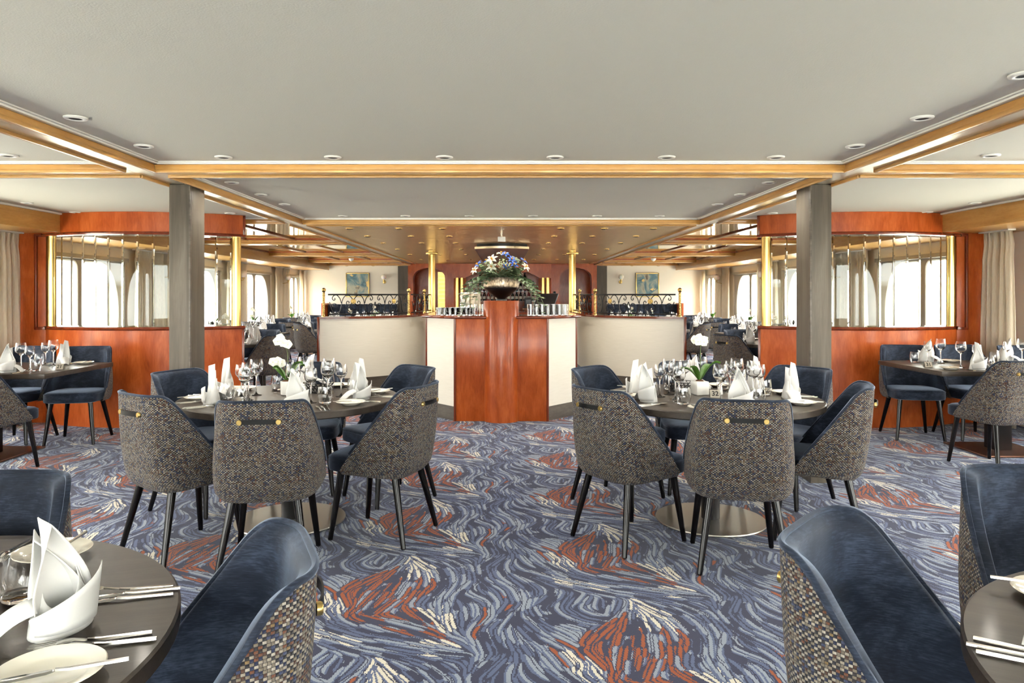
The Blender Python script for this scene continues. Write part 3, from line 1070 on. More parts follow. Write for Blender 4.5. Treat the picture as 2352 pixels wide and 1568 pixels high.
for s_, nm in LR:
    base = smooth_path(WING, 4)
    pa = [(s_ * x, y) for x, y in base]
    inn = offset_path(base, -.11)
    if inn[5][1] < base[5][1]: inn = offset_path(base, .11)
    pb = [(s_ * x, y) for x, y in inn]
    t_ = thing('curved_half_wall', 'cream curved half wall with dark cherry cap to the %s of the bar' % nm, 'half wall', (0, 0, 0), 0, 'half walls beside the bar')
    m_ = MB(); ribbon_wall(m_, pa, pb, .17, WT - .03); m_.build('wall_panel', 'wall_paper', t_, 40)
    sk = offset_path(base, .008 if inn[5][1] < base[5][1] else -.008)
    sgo = -1 if inn[5] == offset_path(base, .11)[5] else 1
    pc = [(s_ * x, y) for x, y in offset_path(base, sgo * .008)]
    m_ = MB(); ribbon_wall(m_, pc, pb, 0, .17); m_.build('skirting_board', 'skirting', t_, 40)
    pc = [(s_ * x, y) for x, y in offset_path(base, sgo * .02)]; pd = [(s_ * x, y) for x, y in offset_path(base, -sgo * .14)]
    m_ = MB(); ribbon_wall(m_, pc, pd, WT - .03, WT); m_.build('cap', 'cherry_dark', t_, 40)
    m_ = MB(); m_.box(s_ * 2.61, s_ * 2.645, 10.28, 10.42, 0, WT, .005); m_.build('end_trim', 'cherry_dark', t_, 40)
    # railings: curved front panel and the run along the side
    mid = [(p[0] + q[0], p[1] + q[1]) for p, q in zip(pa, pb)]; mid = [(a / 2, b / 2) for a, b in mid]
    seglen = [0]
    for a, b in zip(mid[:-1], mid[1:]): seglen.append(seglen[-1] + math.hypot(b[0] - a[0], b[1] - a[1]))
    def at_s(d_):
        for i in range(len(mid) - 1):
            if seglen[i + 1] >= d_:
                f_ = (d_ - seglen[i]) / max(1e-6, seglen[i + 1] - seglen[i])
                return (mid[i][0] + (mid[i + 1][0] - mid[i][0]) * f_, mid[i][1] + (mid[i + 1][1] - mid[i][1]) * f_)
        return mid[-1]
    Lc = seglen[24]           # where the curve turns along the side
    tot = seglen[-1]
    for q, (d0, d1, nmr) in enumerate(((.06, Lc, 'front curve'), (Lc + .06, Lc + (tot - Lc) * .55, 'near side run'), (Lc + (tot - Lc) * .55 + .06, tot - .05, 'far side run'))):
        r_ = thing('iron_railing', 'black scrolled iron railing with brass posts, %s on the %s half wall' % (nmr, nm), 'railing', (0, 0, 0), 0, 'railings on the half walls')
        posts = (d0, d1) if q == 0 else (d1,)
        for dd_ in posts:
            x, y = at_s(dd_)
            m_ = MB(); twisted_post(m_, x, y, WT, WT + .35); m_.lathe([(.028, 0), (.028, .012), (.02, .02)], 12, x, y, WT)
            po = m_.build('brass_post', 'brass', r_, 60)
            m_ = MB(); m_.lathe([(0, 0), (.016, .002), (.012, .012), (.022, .018), (.03, .034), (.032, .046), (.03, .058), (.018, .074), (0, .078)], 14, x, y, WT + .34); m_.build('finial', 'brass', po, 60)
        ns = 24
        z0 = WT + .045; H = .27
        for zz, rr in ((z0 - .01, .011), (z0 + H + .005, .013)):
            m_ = MB(); m_.tube([(*at_s(d0 + .06 + (d1 - d0 - .12) * k / ns), zz) for k in range(ns + 1)], rr, 6); m_.build('rail_bar', 'black_metal', r_, 60)
        crv, ros = scroll_curves(d1 - d0 - .16)
        for c_ in crv:
            m_ = MB(); m_.tube([(*at_s(d0 + .08 + sx), z0 + zz) for sx, zz in c_], .0065, 5); m_.build('scroll', 'black_metal', r_, 60)
        for sx in ros:
            x, y = at_s(d0 + .08 + sx); x2, y2 = at_s(d0 + .08 + sx + .02)
            m_ = MB(); m_.lathe([(0, .014), (.012, .014), (.016, .008), (.026, .011), (.036, .006), (.04, 0)], 16)
            for kk in range(10):
                a = 2 * PI * kk / 10; m_.lathe([(0, .012), (.007, .009), (.009, 0)], 6, .031 * math.cos(a), .031 * math.sin(a))
            tx = Vector((x2 - x, y2 - y, 0)).normalized(); nz = Vector((tx.y, -tx.x, 0))
            if nz.y > 0: nz = -nz
            m_.xform(Matrix.Translation((x, y, z0 + .65 * H)) @ Matrix((tx, Vector((0, 0, 1)), nz)).transposed().to_4x4())
            m_.build('rosette', 'gold', r_, 60)
        for fr_ in (.2, .5, .8):
            m_ = MB(); x, y = at_s(d0 + (d1 - d0) * fr_); m_.tube([(x, y, WT), (x, y, z0)], .008, 6)
            m_.build('rail_foot', 'black_metal', r_)
    # brass column standing on the side run
    x, y = s_ * 1.29, 13.2
    t_ = thing('brass_column', 'tall polished brass column on the %s half wall' % nm, 'column', (x, y, WT), 0, 'brass columns at the bar')
    m_ = MB(); m_.lathe([(.065, 0), (.065, 1.08)], 28); m_.build('shaft', 'brass', t_, 40)
    m_ = MB(); m_.lathe([(.066, 1.055), (.11, 1.065), (.115, 1.08), (.11, 1.095), (.066, 1.10), (.066, SZ - WT - .001)], 28); m_.build('collar', 'brass', t_, 40)
    m_ = MB(); m_.lathe([(.1, 0), (.1, .015), (.066, .025)], 28); m_.build('foot_ring', 'brass', t_, 40)

# ---- bar back: valance, brass columns, shelves, counter
bb = thing('bottle_bar', 'cherry wood back bar with bottle shelves between brass columns', 'back bar', (0, 18.3, 0))
def bbp(name, mat, fn, sm=40):
    m = MB(); fn(m); return m.build(name, mat, bb, sm)
def val(m):
    pts = [(-1.24, 2.17), (-1.24, 1.80), (-.96, 1.80), (-.66, 1.95), (.66, 1.95), (.96, 1.80), (1.24, 1.80), (1.24, 2.17)]
    m.prism(pts, 0, .06); m.xform(Matrix.Rotation(rad(90), 4, 'X'))
bbp('valance', 'cherry', val)
for s_ in (-1, 1):
    bbp('side_pier', 'cherry', lambda m: m.box(s_ * .92, s_ * 1.24, 0.0, .7, 0, 2.17, .004))
    for xx in (1.03, 1.15):
        bbp('brass_pole', 'brass', lambda m: m.lathe([(.042, .95), (.042, 1.81)], 20, s_ * xx, -.06))
    bbp('pier_counter', 'cherry_dark', lambda m: m.box(s_ * .9, s_ * 1.26, -.14, 0, .90, .95, .006))
bbp('back_panel', 'cherry', lambda m: m.box(-.92, .92, .66, .69, .95, 1.95))
bbp('cupboard', 'cherry', lambda m: m.box(-.92, .92, .15, .69, 0, .92))
bbp('worktop', 'cherry_dark', lambda m: m.box(-.92, .92, .1, .69, .92, .95, .004))
for z_ in (1.22, 1.48, 1.70):
    bbp('glass_shelf', 'pane_glass', lambda m: m.box(-.9, .9, .42, .64, z_ - .012, z_), None)

# ================================================================== CHAIRS
def shell_edge(s, z=.62):
    """height of the shell's free edge above wrap position s"""
    psi = s * PI / 2
    c = max(0.0, math.cos(psi)) ** (2 / 4.2)
    y = .135 - .405 * c
    lineh = .868 - (y + .195) * 1.38
    k = .05
    h = max(0.0, k - abs(.868 - lineh)) / k
    return max(min(.868, lineh) - h * h * k * .25, .405)
def shell_pt(s, t, off=0.0):
    """back shell: s in -1..1 around, t in 0..1 from the lower edge to the free edge; off = inward offset"""
    zb = .366 + .020 * s * s
    z = zb + (shell_edge(s) - zb) * t
    q = (z - .366) / .502
    W = .258 + .016 * math.sin(min(1, q / .5) * PI * .5) * (1 - q) * 1.6 - .022 * q
    yb = -.232 - .062 * q - .012 * math.sin(PI * q)
    yf = .135 - .03 * q
    if q < .12:
        e = (1 - q / .12) ** 2
        W -= .028 * e; yb += .028 * e; yf -= .03 * e
    W -= off; yb += off
    psi = s * PI / 2
    n = 4.2
    c, sn = max(0.0, math.cos(psi)), abs(math.sin(psi))
    x = math.copysign(W * sn ** (2 / n), s)
    y = yf - (yf - yb) * c ** (2 / n)
    return Vector((x, y, z))
def sm_s(u):       # more samples near the corners
    return -1 + 2 * u
NU, NV = 56, 24
def make_chair():
    root = thing('dining_chair', 'chair', 'chair')
    # outer tweed shell
    mb = MB()
    mb.grid(NU, NV, lambda u, v: shell_pt(sm_s(u), v))
    uv = []
    for j in range(NV + 1):
        acc = 0; prev = None; row = []
        for i in range(NU + 1):
            p = Vector(mb.v[j * (NU + 1) + i])
            if prev is not None: acc += math.hypot(p.x - prev.x, p.y - prev.y)
            prev = p; row.append(acc)
        for i in range(NU + 1): uv.append((row[i] - acc / 2 + 5, mb.v[j * (NU + 1) + i][2] + 5))
    # turn the lower edge under
    b = len(mb.v)
    for i in range(NU + 1):
        p = Vector(mb.v[i]); mb.v.append((p.x * .86, p.y * .86, p.z - .004)); uv.append((uv[i][0], uv[i][1] - .03))
    for i in range(NU): mb.addf((b + i, b + i + 1, i + 1, i))
    mb.build('tweed_shell', 'tweed', root, 60, uv)
    # velvet lining with a rolled rim
    mb = MB()
    th = .036
    def lining(u, v):
        s = sm_s(u) * .995; v = .10 + .90 * v
        p = shell_pt(s, v, th)
        p2 = shell_pt(s, v, 0)
        e = max(0, 1 - (1 - abs(s)) / .08, 1 - (1 - v) / .085)
        e = min(1, e)
        q = p.lerp(p2, (1 - math.sqrt(max(0, 1 - e * e))) * .98)
        q.z += .006 * math.sin(PI * e) * (1 - abs(s))
        return q
    mb.grid(NU, NV, lining, flip=True)
    mb.build('velvet_back', 'velvet', root, 60)
    # thin rim piping where shell and lining meet
    rim = [shell_pt(-.985 + 1.97 * i / 60, 1) for i in range(61)]
    mb = MB(); mb.tube([p + Vector((0, .004, -.001)) for p in rim], .0075, 6)
    mb.build('piping', 'velvet', root, 60)
    # seat cushion
    mb = MB()
    n = 40
    def ring(kx, ky, z, y0=-.195, y1=.265):
        pts = []
        for k in range(n):
            a = 2 * PI * k / n
            c, s = math.cos(a), math.sin(a)
            e = 2 / 5.0
            hw = .232
            x = hw * kx * math.copysign(abs(c) ** e, c)
            yc, hy = (y0 + y1) / 2, (y1 - y0) / 2
            y = yc + hy * ky * math.copysign(abs(s) ** e, s)
            wide = 1.0 - (.20 * (-y / .2) ** 2 if y < 0 else 0)
            pts.append((x * wide, y, z + .006 * (1 - (2 * k / n - 1) ** 2) * 0))
        return pts
    prof = [(0.90, .90, .388), (.985, .985, .394), (1.0, 1.0, .405), (1.0, 1.0, .452), (.985, .985, .468), (.93, .93, .479), (.80, .80, .484), (.5, .5, .488), (.2, .2, .489)]
    b = 0
    for (kx, ky, z) in prof: mb.v += ring(kx, ky, z)
    for i in range(len(prof) - 1):
        for k in range(n):
            mb.addf((i * n + k, i * n + (k + 1) % n, (i + 1) * n + (k + 1) % n, (i + 1) * n + k))
    mb.addf([k for k in range(n)][::-1]); mb.addf([(len(prof) - 1) * n + k for k in range(n)])
    seat = mb.build('seat', 'velvet', root, 50)
    mb = MB(); mb.tube([(x, y, .466) for x, y, z in ring(.992, .992, 0)], .004, 5, closed=True)
    mb.build('seam', 'velvet', seat, 60)
    # legs
    for sx in (-1, 1):
        for (y0, y1, x0, x1) in ((.175, .222, .165, .208), (-.150, -.235, .150, .212)):
            mb = MB(); mb.tube([(sx * x0, y0, .392), (sx * (x0 * .45 + x1 * .55), y0 * .45 + y1 * .55, .18), (sx * x1, y1, .006)], [.0215, .0175, .0135], 12)
            lg = mb.build('leg', 'black_lacquer', root, 50)
            mb = MB(); mb.lathe([(.011, 0), (.012, .006)], 10, sx * x1, y1, 0); mb.build('glide', 'chrome', lg, 50)
    # strap handle with brass studs
    zh = .772
    # find s for x = +-.088
    def hp(q):
        zb = .366 + .020 * q * q
        return shell_pt(q, min(1, (zh - zb) / (shell_edge(q) - zb)))
    def at_x(x):
        lo, hi = 0.0, 1.0
        for _ in range(30):
            m = (lo + hi) / 2
            if hp(m).x < abs(x): lo = m
            else: hi = m
        p = hp((lo + hi) / 2); return Vector((math.copysign(p.x, x), p.y, p.z))
    mb = MB()
    n = 16
    for k in range(n + 1):
        x = -.095 + .19 * k / n
        p = at_x(x) if abs(x) > 1e-6 else at_x(1e-6)
        out = .006 + .022 * (1 - (2 * k / n - 1) ** 2)
        zc = zh + .004 * (1 - (2 * k / n - 1) ** 2)
        mb.v += [(x, p.y - out, zc - .0115), (x, p.y - out, zc + .0115), (x, p.y - out + .004, zc + .0115), (x, p.y - out + .004, zc - .0115)]
    for k in range(n):
        for j in range(4): mb.addf((k * 4 + j, k * 4 + (j + 1) % 4, (k + 1) * 4 + (j + 1) % 4, (k + 1) * 4 + j))
    mb.addf((0, 1, 2, 3)); mb.addf([n * 4 + j for j in range(4)])
    hd = mb.build('strap_handle', 'black_leather', root, 40)
    for sx in (-1, 1):
        p = at_x(sx * .09)
        mb = MB(); mb.lathe([(0, .012), (.011, .012), (.0135, .009), (.0135, .0)], 14)
        mb.xform(Matrix.Translation((p.x, p.y - .003, zh)) @ Matrix.Rotation(rad(90), 4, 'X'))
        mb.build('stud', 'gold', hd, 50)
    return root
CHAIR = Proto(make_chair())
def chair(x, y, face, label, group='dining chairs'):
    """face = direction the sitter looks, degrees from +X"""
    return CHAIR.put((x, y, 0), rad(face - 90), label, group)

# ================================================================== TABLES
TZ = .75
def make_round_table():
    root = thing('round_table', 'table', 'table')
    mb = MB(); mb.lathe([(0, TZ - .042), (.645, TZ - .042), (.652, TZ - .036), (.652, TZ - .005), (.647, TZ), (0, TZ)], 96, cap=False); mb.build('tabletop', 'table_wood', root, 40)
    mb = MB(); mb.lathe([(.055, .012), (.055, .70), (.09, .708)], 28, cap=False); mb.build('pedestal', 'black_metal', root, 40)
    mb = MB(); mb.lathe([(0, 0), (.328, 0), (.33, .004), (.328, .010), (.05, .014), (0, .014)], 72, cap=False); mb.build('base_plate', 'base_steel', root, 40)
    return root
RT = Proto(make_round_table())
def make_rect_table():
    root = thing('window_table', 'table', 'table')
    mb = MB(); mb.box(-.80, .80, -.50, .50, TZ - .04, TZ, .004); mb.build('tabletop', 'table_wood', root, 40)
    mb = MB(); mb.box(-.075, .075, -.075, .075, .015, TZ - .04, .01); mb.build('pedestal', 'black_metal', root, 40)
    mb = MB(); mb.box(-.30, .30, -.30, .30, 0, .016, .004); mb.build('base_plate', 'base_copper', root, 40)
    return root
plain('base_copper', (128, 92, 76), 0.3, 0.9)
WTB = Proto(make_rect_table())

# ================================================================== TABLEWARE
def wine_glass(name, H, R, bowl):
    st = H - bowl
    o = [(0, 0), (.033, .0), (.034, .002), (.014, .006), (.005, .014), (.0036, .03), (.0036, st - .012), (.008, st + .001), (R * .55, st + bowl * .12), (R * .88, st + bowl * .28), (R, st + bowl * .45), (R * .97, st + bowl * .68), (R * .84, st + bowl)]
    i_ = [(R * .84 - .0012, st + bowl), (R * .97 - .0014, st + bowl * .68), (R - .0015, st + bowl * .45), (R * .88 - .0016, st + bowl * .285), (R * .5, st + bowl * .13), (0, st + .008)]
    mb = MB(); mb.lathe(o + i_, 22, cap=False)
    return mb.build(name, 'crystal', None, 60)
def mk(o, cat): tag(o, 'x', cat); return Proto(o)
G_BIG = mk(wine_glass('red_wine_glass', .225, .043, .105), 'wine glass')
G_SMALL = mk(wine_glass('white_wine_glass', .200, .037, .092), 'wine glass')
mb = MB(); mb.lathe([(0, 0), (.028, 0), (.034, .006), (.0415, .035), (.042, .055), (.036, .098), (.0345, .098), (.0405, .055), (.040, .035), (.032, .012), (0, .010)], 22, cap=False)
TUMBLER = mk(mb.build('water_tumbler', 'crystal', None, 60), 'tumbler')
mb = MB(); mb.lathe([(0, .0), (.045, .0), (.052, .004), (.060, .010), (.083, .017), (.085, .0185), (.083, .020), (.060, .0135), (.054, .008), (.0, .006)], 40, cap=False)
PLATE = mk(mb.build('side_plate', 'china', None, 50), 'plate')

def strip_mesh(prof, thick, n_bend=None):
    """flat cutlery outline: list of (y, half width, z) along the piece"""
    mb = MB(); k = 4
    for (y, w, z) in prof:
        mb.v += [(-w, y, z), (w, y, z), (w * .8, y, z + thick), (-w * .8, y, z + thick)]
    for i in range(len(prof) - 1):
        for j in range(4): mb.addf((i * 4 + j, i * 4 + (j + 1) % 4, (i + 1) * 4 + (j + 1) % 4, (i + 1) * 4 + j))
    mb.addf((0, 1, 2, 3)); mb.addf([(len(prof) - 1) * 4 + j for j in range(4)])
    return mb
def cutlery(name, kind):
    mb = strip_mesh([(-.105, .0038, .001), (-.10, .0046, .001), (-.02, .0036, .002), (0, .0030, .004)], .0038)
    root = thing(name, 'x', kind)
    mb.build('handle', 'chrome', root, 50)
    if kind == 'knife':
        mb = strip_mesh([(0, .0036, .004), (.012, .0075, .003), (.06, .0090, .0015), (.095, .0072, .001), (.108, .0015, .001)], .0018); mb.build('blade', 'chrome', root, 50)
    elif kind == 'fork':
        mb = strip_mesh([(0, .0036, .004), (.02, .004, .008), (.035, .011, .008), (.048, .0118, .006)], .0022); mb.build('neck', 'chrome', root, 50)
        for q in range(4):
            x = -.0095 + .00633 * q
            mb = MB(); mb.tube([(x, .046, .007), (x, .07, .005), (x, .092, .006)], [.0017, .0016, .0008], 5); mb.build('tine', 'chrome', root, 50)
    else:
        mb = strip_mesh([(0, .0036, .004), (.03, .0035, .009)], .003); mb.build('neck', 'chrome', root, 50)
        mb = MB()
        def bowl(u, v):
            a = 2 * PI * u; r = v
            return (.017 * r * math.cos(a), .055 + .027 * r * math.sin(a), .003 + .007 * r * r)
        mb.grid(20, 5, bowl, closed_u=True); mb.build('spoon_bowl', 'chrome', root, 50)
    return Proto(root)
KNIFE, FORK, SPOON = cutlery('table_knife', 'knife'), cutlery('table_fork', 'fork'), cutlery('table_spoon', 'spoon')

def napkin_mesh(seed):
    rnd = random.Random(seed)
    mb = MB()
    lean = rnd.uniform(-.03, .03); tw = rnd.uniform(-.5, .5)
    Hn = rnd.uniform(.205, .235)
    def cone(u, v, a0, a1, rb, rt, top, bulge=0.0):
        a = a0 + (a1 - a0) * u
        h = top(u)
        r = (rb + (rt - rb) * v) * (1 + bulge * math.sin(PI * v))
        x, y = r * math.cos(a), r * math.sin(a) * .74
        z = h * v
        return (x + lean * (z / .2) ** 1.5, y - .012 * (z / .2) ** 2, z)
    # wrapped body with a slanting rim
    mb.grid(30, 9, lambda u, v: cone(u, v, tw, tw + 2 * PI * 1.06, .062, .034, lambda q: .088 + .042 * math.sin(2 * PI * q + .6), .10))
    # tall back leaf coming to a point
    def leaf(w0, Hh, ang, off, curve, tip):
        ca, sa = math.cos(ang), math.sin(ang)
        def fn(u, v):
            s = 2 * u - 1
            wv = w0 * (1 - max(0, (v - .38) / .62) ** 1.25) * (0.86 + .14 * math.sin(PI * min(1, v / .38) / 2))
            x = s * wv + tip * v * v
            y = off + curve * (1 - s * s) * (1 - .35 * v) + .010 * math.sin(3.2 * s + 2 * v) * v
            z = Hh * v - .012 * abs(s) * v
            return (ca * x - sa * y + lean * (z / .2) ** 1.5, (sa * x + ca * y) * .85, z)
        return fn
    mb.grid(14, 16, leaf(.062, Hn, tw + .2, -.012, .034, rnd.uniform(-.03, .03)))
    mb.grid(12, 14, leaf(.050, Hn * .86, tw - .45, .010, .026, rnd.uniform(-.045, .045)))
    # folded front collar
    def collar(u, v):
        s = 2 * u - 1
        a = tw - PI / 2 + s * 1.15
        r = .066 + .004 * v
        z = .012 + (.066 + .030 * s) * v
        return (r * math.cos(a) + .010 * v * s, r * math.sin(a) * .80, z)
    mb.grid(14, 5, collar)
    # one drooping wing
    wa = tw + rnd.choice((0.15, PI - .3)); ln = rnd.uniform(.07, .11)
    ca, sa = math.cos(wa), math.sin(wa)
    def wing(u, v):
        s = 2 * u - 1
        d = .045 + ln * v
        z = .05 * (1 - v) ** 1.4 + .018 * math.sin(PI * v) + .012 * (1 - s * s) + .002
        wv = s * (.040 - .012 * v)
        return (ca * d - sa * wv, sa * d + ca * wv, max(.001, z - .014 * abs(s) * v))
    mb.grid(8, 10, wing)
    o = mb.build('napkin', 'napkin_linen', None, 42, recalc=False)
    md = o.modifiers.new('hem', 'SOLIDIFY'); md.thickness = .0022; md.offset = 0
    return mk(o, 'napkin')
NAPKINS = [napkin_mesh(k) for k in (1, 4, 7, 11)]
nap_i = [0]
def lie_napkin():
    """napkin that lies half open on the table"""
    mb = MB()
    def fn(u, v):
        s = 2 * u - 1
        return (.11 * s, -.08 + .16 * v, .022 * (1 - s * s) * (.5 + .5 * math.sin(3 * v)) + .006 * math.sin(9 * u + 4 * v) + .008)
    mb.grid(20, 14, fn)
    mb.grid(12, 12, lambda u, v: (.06 * (2 * u - 1) + .02 * v, .02 + .05 * (1 - v), .02 + .11 * v * (1 - .5 * abs(2 * u - 1))))
    o = mb.build('napkin', 'napkin_linen', None, 42, recalc=False)
    md = o.modifiers.new('hem', 'SOLIDIFY'); md.thickness = .0022; md.offset = 0
    return mk(o, 'napkin')
NAP_FLAT = lie_napkin()

def setting(cx, cy, R, ang, where, r_nap=.46, parts='npbfksgGt', flat=False):
    """one place setting: ang = direction from table centre to the sitter, degrees"""
    a = rad(ang)
    dx, dy = math.cos(a), math.sin(a)
    ix, iy = -dx, -dy                    # inward
    rx, ry = iy, -ix                     # sitter's right
    ox, oy = cx + dx * R, cy + dy * R    # rim point
    def P_(inw, right): return (ox + ix * inw + rx * right, oy + iy * inw + ry * right)
    rz = math.atan2(iy, ix) - PI / 2
    GI = .165 if R > .55 else .135
    rnd = random.Random(int(ang * 7 + cx * 100 + cy * 31))
    j = lambda s: rnd.uniform(-s, s)
    if 'n' in parts:
        x, y = P_(R - r_nap, .0)
        nap_i[0] += 1
        pr = NAP_FLAT if flat else NAPKINS[nap_i[0] % 4]
        pr.put((x, y, TZ), rz + j(.5), 'white folded napkin, %s' % where, 'white linen napkins')
    if 'p' in parts:
        x, y = P_(.165, -.205); PLATE.put((x, y, TZ), 0, 'small cream side plate, %s' % where, 'side plates')
    if 'b' in parts:
        x, y = P_(.150, -.225); KNIFE.put((x, y, TZ + .019), rz + j(.15) + .2, 'butter knife on the side plate, %s' % where, 'butter knives')
    if 'f' in parts:
        for q, r_ in enumerate((-.105, -.083)):
            x, y = P_(.125 + .012 * q, r_); FORK.put((x, y, TZ + .001), rz + j(.06), '%s fork, %s' % (('outer', 'inner')[q], where), 'forks')
    if 'k' in parts:
        for q, r_ in enumerate((.098, .122)):
            x, y = P_(.125 - .01 * q, r_); KNIFE.put((x, y, TZ + .001), rz + j(.06), '%s table knife, %s' % (('inner', 'outer')[q], where), 'table knives')
    if 's' in parts:
        x, y = P_(.13, .146); SPOON.put((x, y, TZ + .001), rz + j(.08), 'spoon, %s' % where, 'spoons')
    if 'g' in parts:
        x, y = P_(R - r_nap + GI, .075 + j(.012)); G_SMALL.put((x, y, TZ), 0, 'smaller stemmed wine glass, %s' % where, 'stemmed wine glasses')
    if 'G' in parts:
        x, y = P_(R - r_nap + GI + .045, -.02 + j(.012)); G_BIG.put((x, y, TZ), 0, 'larger stemmed wine glass, %s' % where, 'stemmed wine glasses')
    if 't' in parts:
        x, y = P_(R - r_nap + GI - .045, .165 + j(.012)); TUMBLER.put((x, y, TZ), 0, 'stemless water glass, %s' % where, 'water glasses')

# ---- orchid pot, wire basket, table number, shakers
def orchid(name, sq):
    root = thing(name, 'x', 'potted orchid')
    mb = MB()
    if sq: mb.box(-.043, .043, -.043, .043, 0, .085, .008)
    else: mb.lathe([(0, 0), (.030, 0), (.036, .003), (.039, .085), (.035, .086), (.034, .07), (0, .07)], 24, cap=False)
    mb.build('pot', 'white_ceramic', root, 50)
    mb = MB(); mb.lathe([(.034, .078), (.02, .092), (0, .095)], 12, cap=False); mb.build('moss', 'soil', root, 50)
    for (az, ln, wd, lift) in ((.4, .11, .03, .10), (2.6, .10, .032, .08), (-.6, .12, .025, .13), (3.5, .08, .026, .10)):
        mb = MB(); ca, sa = math.cos(az), math.sin(az)
        def lf(u, v):
            s = 2 * u - 1
            wv = wd * math.sin(PI * min(1, .08 + v * .92)) ** .7
            d = .006 + ln * v; z = .085 + lift * math.sin(v * 1.9) * .9 + .012 * s * s
            return (ca * d - sa * s * wv, sa * d + ca * s * wv, z)
        mb.grid(8, 10, lf); mb.build('leaf', 'leaf_green', root, 60)
    stems = [[(0, 0, .09), (.006, .0, .18), (.004, .01, .26), (-.015, .015, .31), (-.05, .01, .335)], [(0, .005, .09), (-.012, 0, .16), (-.03, -.01, .20), (-.065, -.02, .215)]] if not sq else [[(0, 0, .09), (.004, 0, .2), (.006, .0, .29), (.0, -.005, .325)]]
    for st in stems:
        mb = MB(); mb.tube(smooth_path3(st, 5), .0022, 6); mb.build('flower_stem', 'stem', root, 60)
    heads = ([(-.02, .012, .325), (-.055, .008, .335), (.006, .012, .315), (-.04, .02, .355)], [(-.05, -.018, .213), (-.078, -.025, .21), (-.03, -.012, .20)]) if not sq else ([(-.02, -.01, .335), (.02, -.012, .33), (0, .012, .355), (-.035, .005, .345), (.035, .008, .34)],)
    for hh in heads:
        for (x, y, z) in hh:
            mb = MB()
            az = random.Random(int(x * 999)).uniform(0, 6)
            for k in range(5):
                a = az + 2 * PI * k / 5
                ca, sa = math.cos(a), math.sin(a)
                def pt(u, v):
                    s = 2 * u - 1; wv = .017 * math.sin(PI * min(1, .1 + .9 * v)) ** .6
                    d = .03 * v
                    lx, lz = ca * d - sa * s * wv, sa * d + ca * s * wv
                    return (x + lx, y - .008 * v * v + .004 * s * s - .004, z + lz)
                mb.grid(4, 4, pt)
            fo = mb.build('orchid_flower', 'petal_white', root, 60)
            mb = MB(); mb.lathe([(0, -.006), (.006, 0), (0, .006)], 8, x, y - .008, z, cap=False); mb.build('flower_lip', 'bud', fo, 60)
    return Proto(root)
def smooth_path3(pts, n=5):
    out = []
    for i in range(len(pts) - 1):
        p0 = Vector(pts[max(i - 1, 0)]); p1 = Vector(pts[i]); p2 = Vector(pts[i + 1]); p3 = Vector(pts[min(i + 2, len(pts) - 1)])
        for k in range(n):
            t_ = k / n
            out.append(tuple(0.5 * ((2 * p1) + (-p0 + p2) * t_ + (2 * p0 - 5 * p1 + 4 * p2 - p3) * t_ ** 2 + (-p0 + 3 * p1 - 3 * p2 + p3) * t_ ** 3)))
    out.append(tuple(pts[-1]))
    return out
ORCHID, ORCHID_SQ = orchid('potted_orchid', False), orchid('potted_orchid', True)
def basket():
    root = thing('bread_basket', 'x', 'basket')
    for z, r in ((.004, .06), (.03, .075), (.062, .092)):
        mb = MB(); mb.tube([(r * math.cos(2 * PI * k / 24), r * math.sin(2 * PI * k / 24), z) for k in range(24)], .0022, 5, closed=True); mb.build('wire_ring', 'black_metal', root, 60)
    mb = MB()
    for q in range(18):
        for sg in (-1, 1):
            pts = []
            for k in range(7):
                v = k / 6; a = 2 * PI * (q / 18 + sg * v * .09); r = .06 + .032 * v
                pts.append((r * math.cos(a), r * math.sin(a), .004 + .058 * v))
            mb.tube(pts, .0017, 4)
    o = mb.build('wire_lattice', 'black_metal', root, 60); o['kind'] = 'stuff'
    mb = MB(); mb.lathe([(0, .006), (.055, .006), (.058, .004)], 20, cap=False); mb.build('basket_floor', 'black_metal', root)
    return Proto(root)
BASKET = basket()
def table_number(txt, loc, rz, label):
    root = thing('table_number_card', label, 'table number', loc, rz, 'table numbers')
    mb = MB(); mb.v += [(-.030, -.022, 0), (.030, -.022, 0), (.030, 0, .044), (-.030, 0, .044), (.030, .022, 0), (-.030, .022, 0)]
    mb.addf((0, 1, 2, 3)); mb.addf((3, 2, 4, 5)); 
    o = mb.build('tent_card', 'card_silver', root)
    md = o.modifiers.new('thickness', 'SOLIDIFY'); md.thickness = .0012
    cu = bpy.data.curves.new('digits', 'FONT'); cu.body = txt; cu.size = .042; cu.align_x = 'CENTER'; cu.align_y = 'CENTER'; cu.extrude = .0004; cu.offset = .0008
    to = bpy.data.objects.new('digits', cu); COL.objects.link(to)
    dg = bpy.context.evaluated_depsgraph_get()
    me = bpy.data.meshes.new_from_object(to.evaluated_get(dg))
    bpy.data.objects.remove(to)
    me.materials.clear(); me.materials.append(M['ink'])
    o2 = bpy.data.objects.new('printed_digits', me); COL.objects.link(o2); o2.parent = root
    tilt = math.atan2(.044, .022)
    o2.location = (0, -.0125, .0215); o2.rotation_euler = (tilt, 0, 0)
    return root
def shaker(name, mat):
    root = thing(name, 'x', 'shaker')
    mb = MB(); mb.lathe([(0, 0), (.017, 0), (.018, .004), (.014, .045), (.012, .05)], 14, cap=False); mb.build('glass_body', mat, root, 50)
    mb = MB(); mb.lathe([(.0135, .048), (.014, .058), (.010, .066), (0, .068)], 14, cap=False); mb.build('steel_cap', 'chrome', root, 50)
    return Proto(root)
SALT = shaker('salt_shaker', 'white_ceramic')

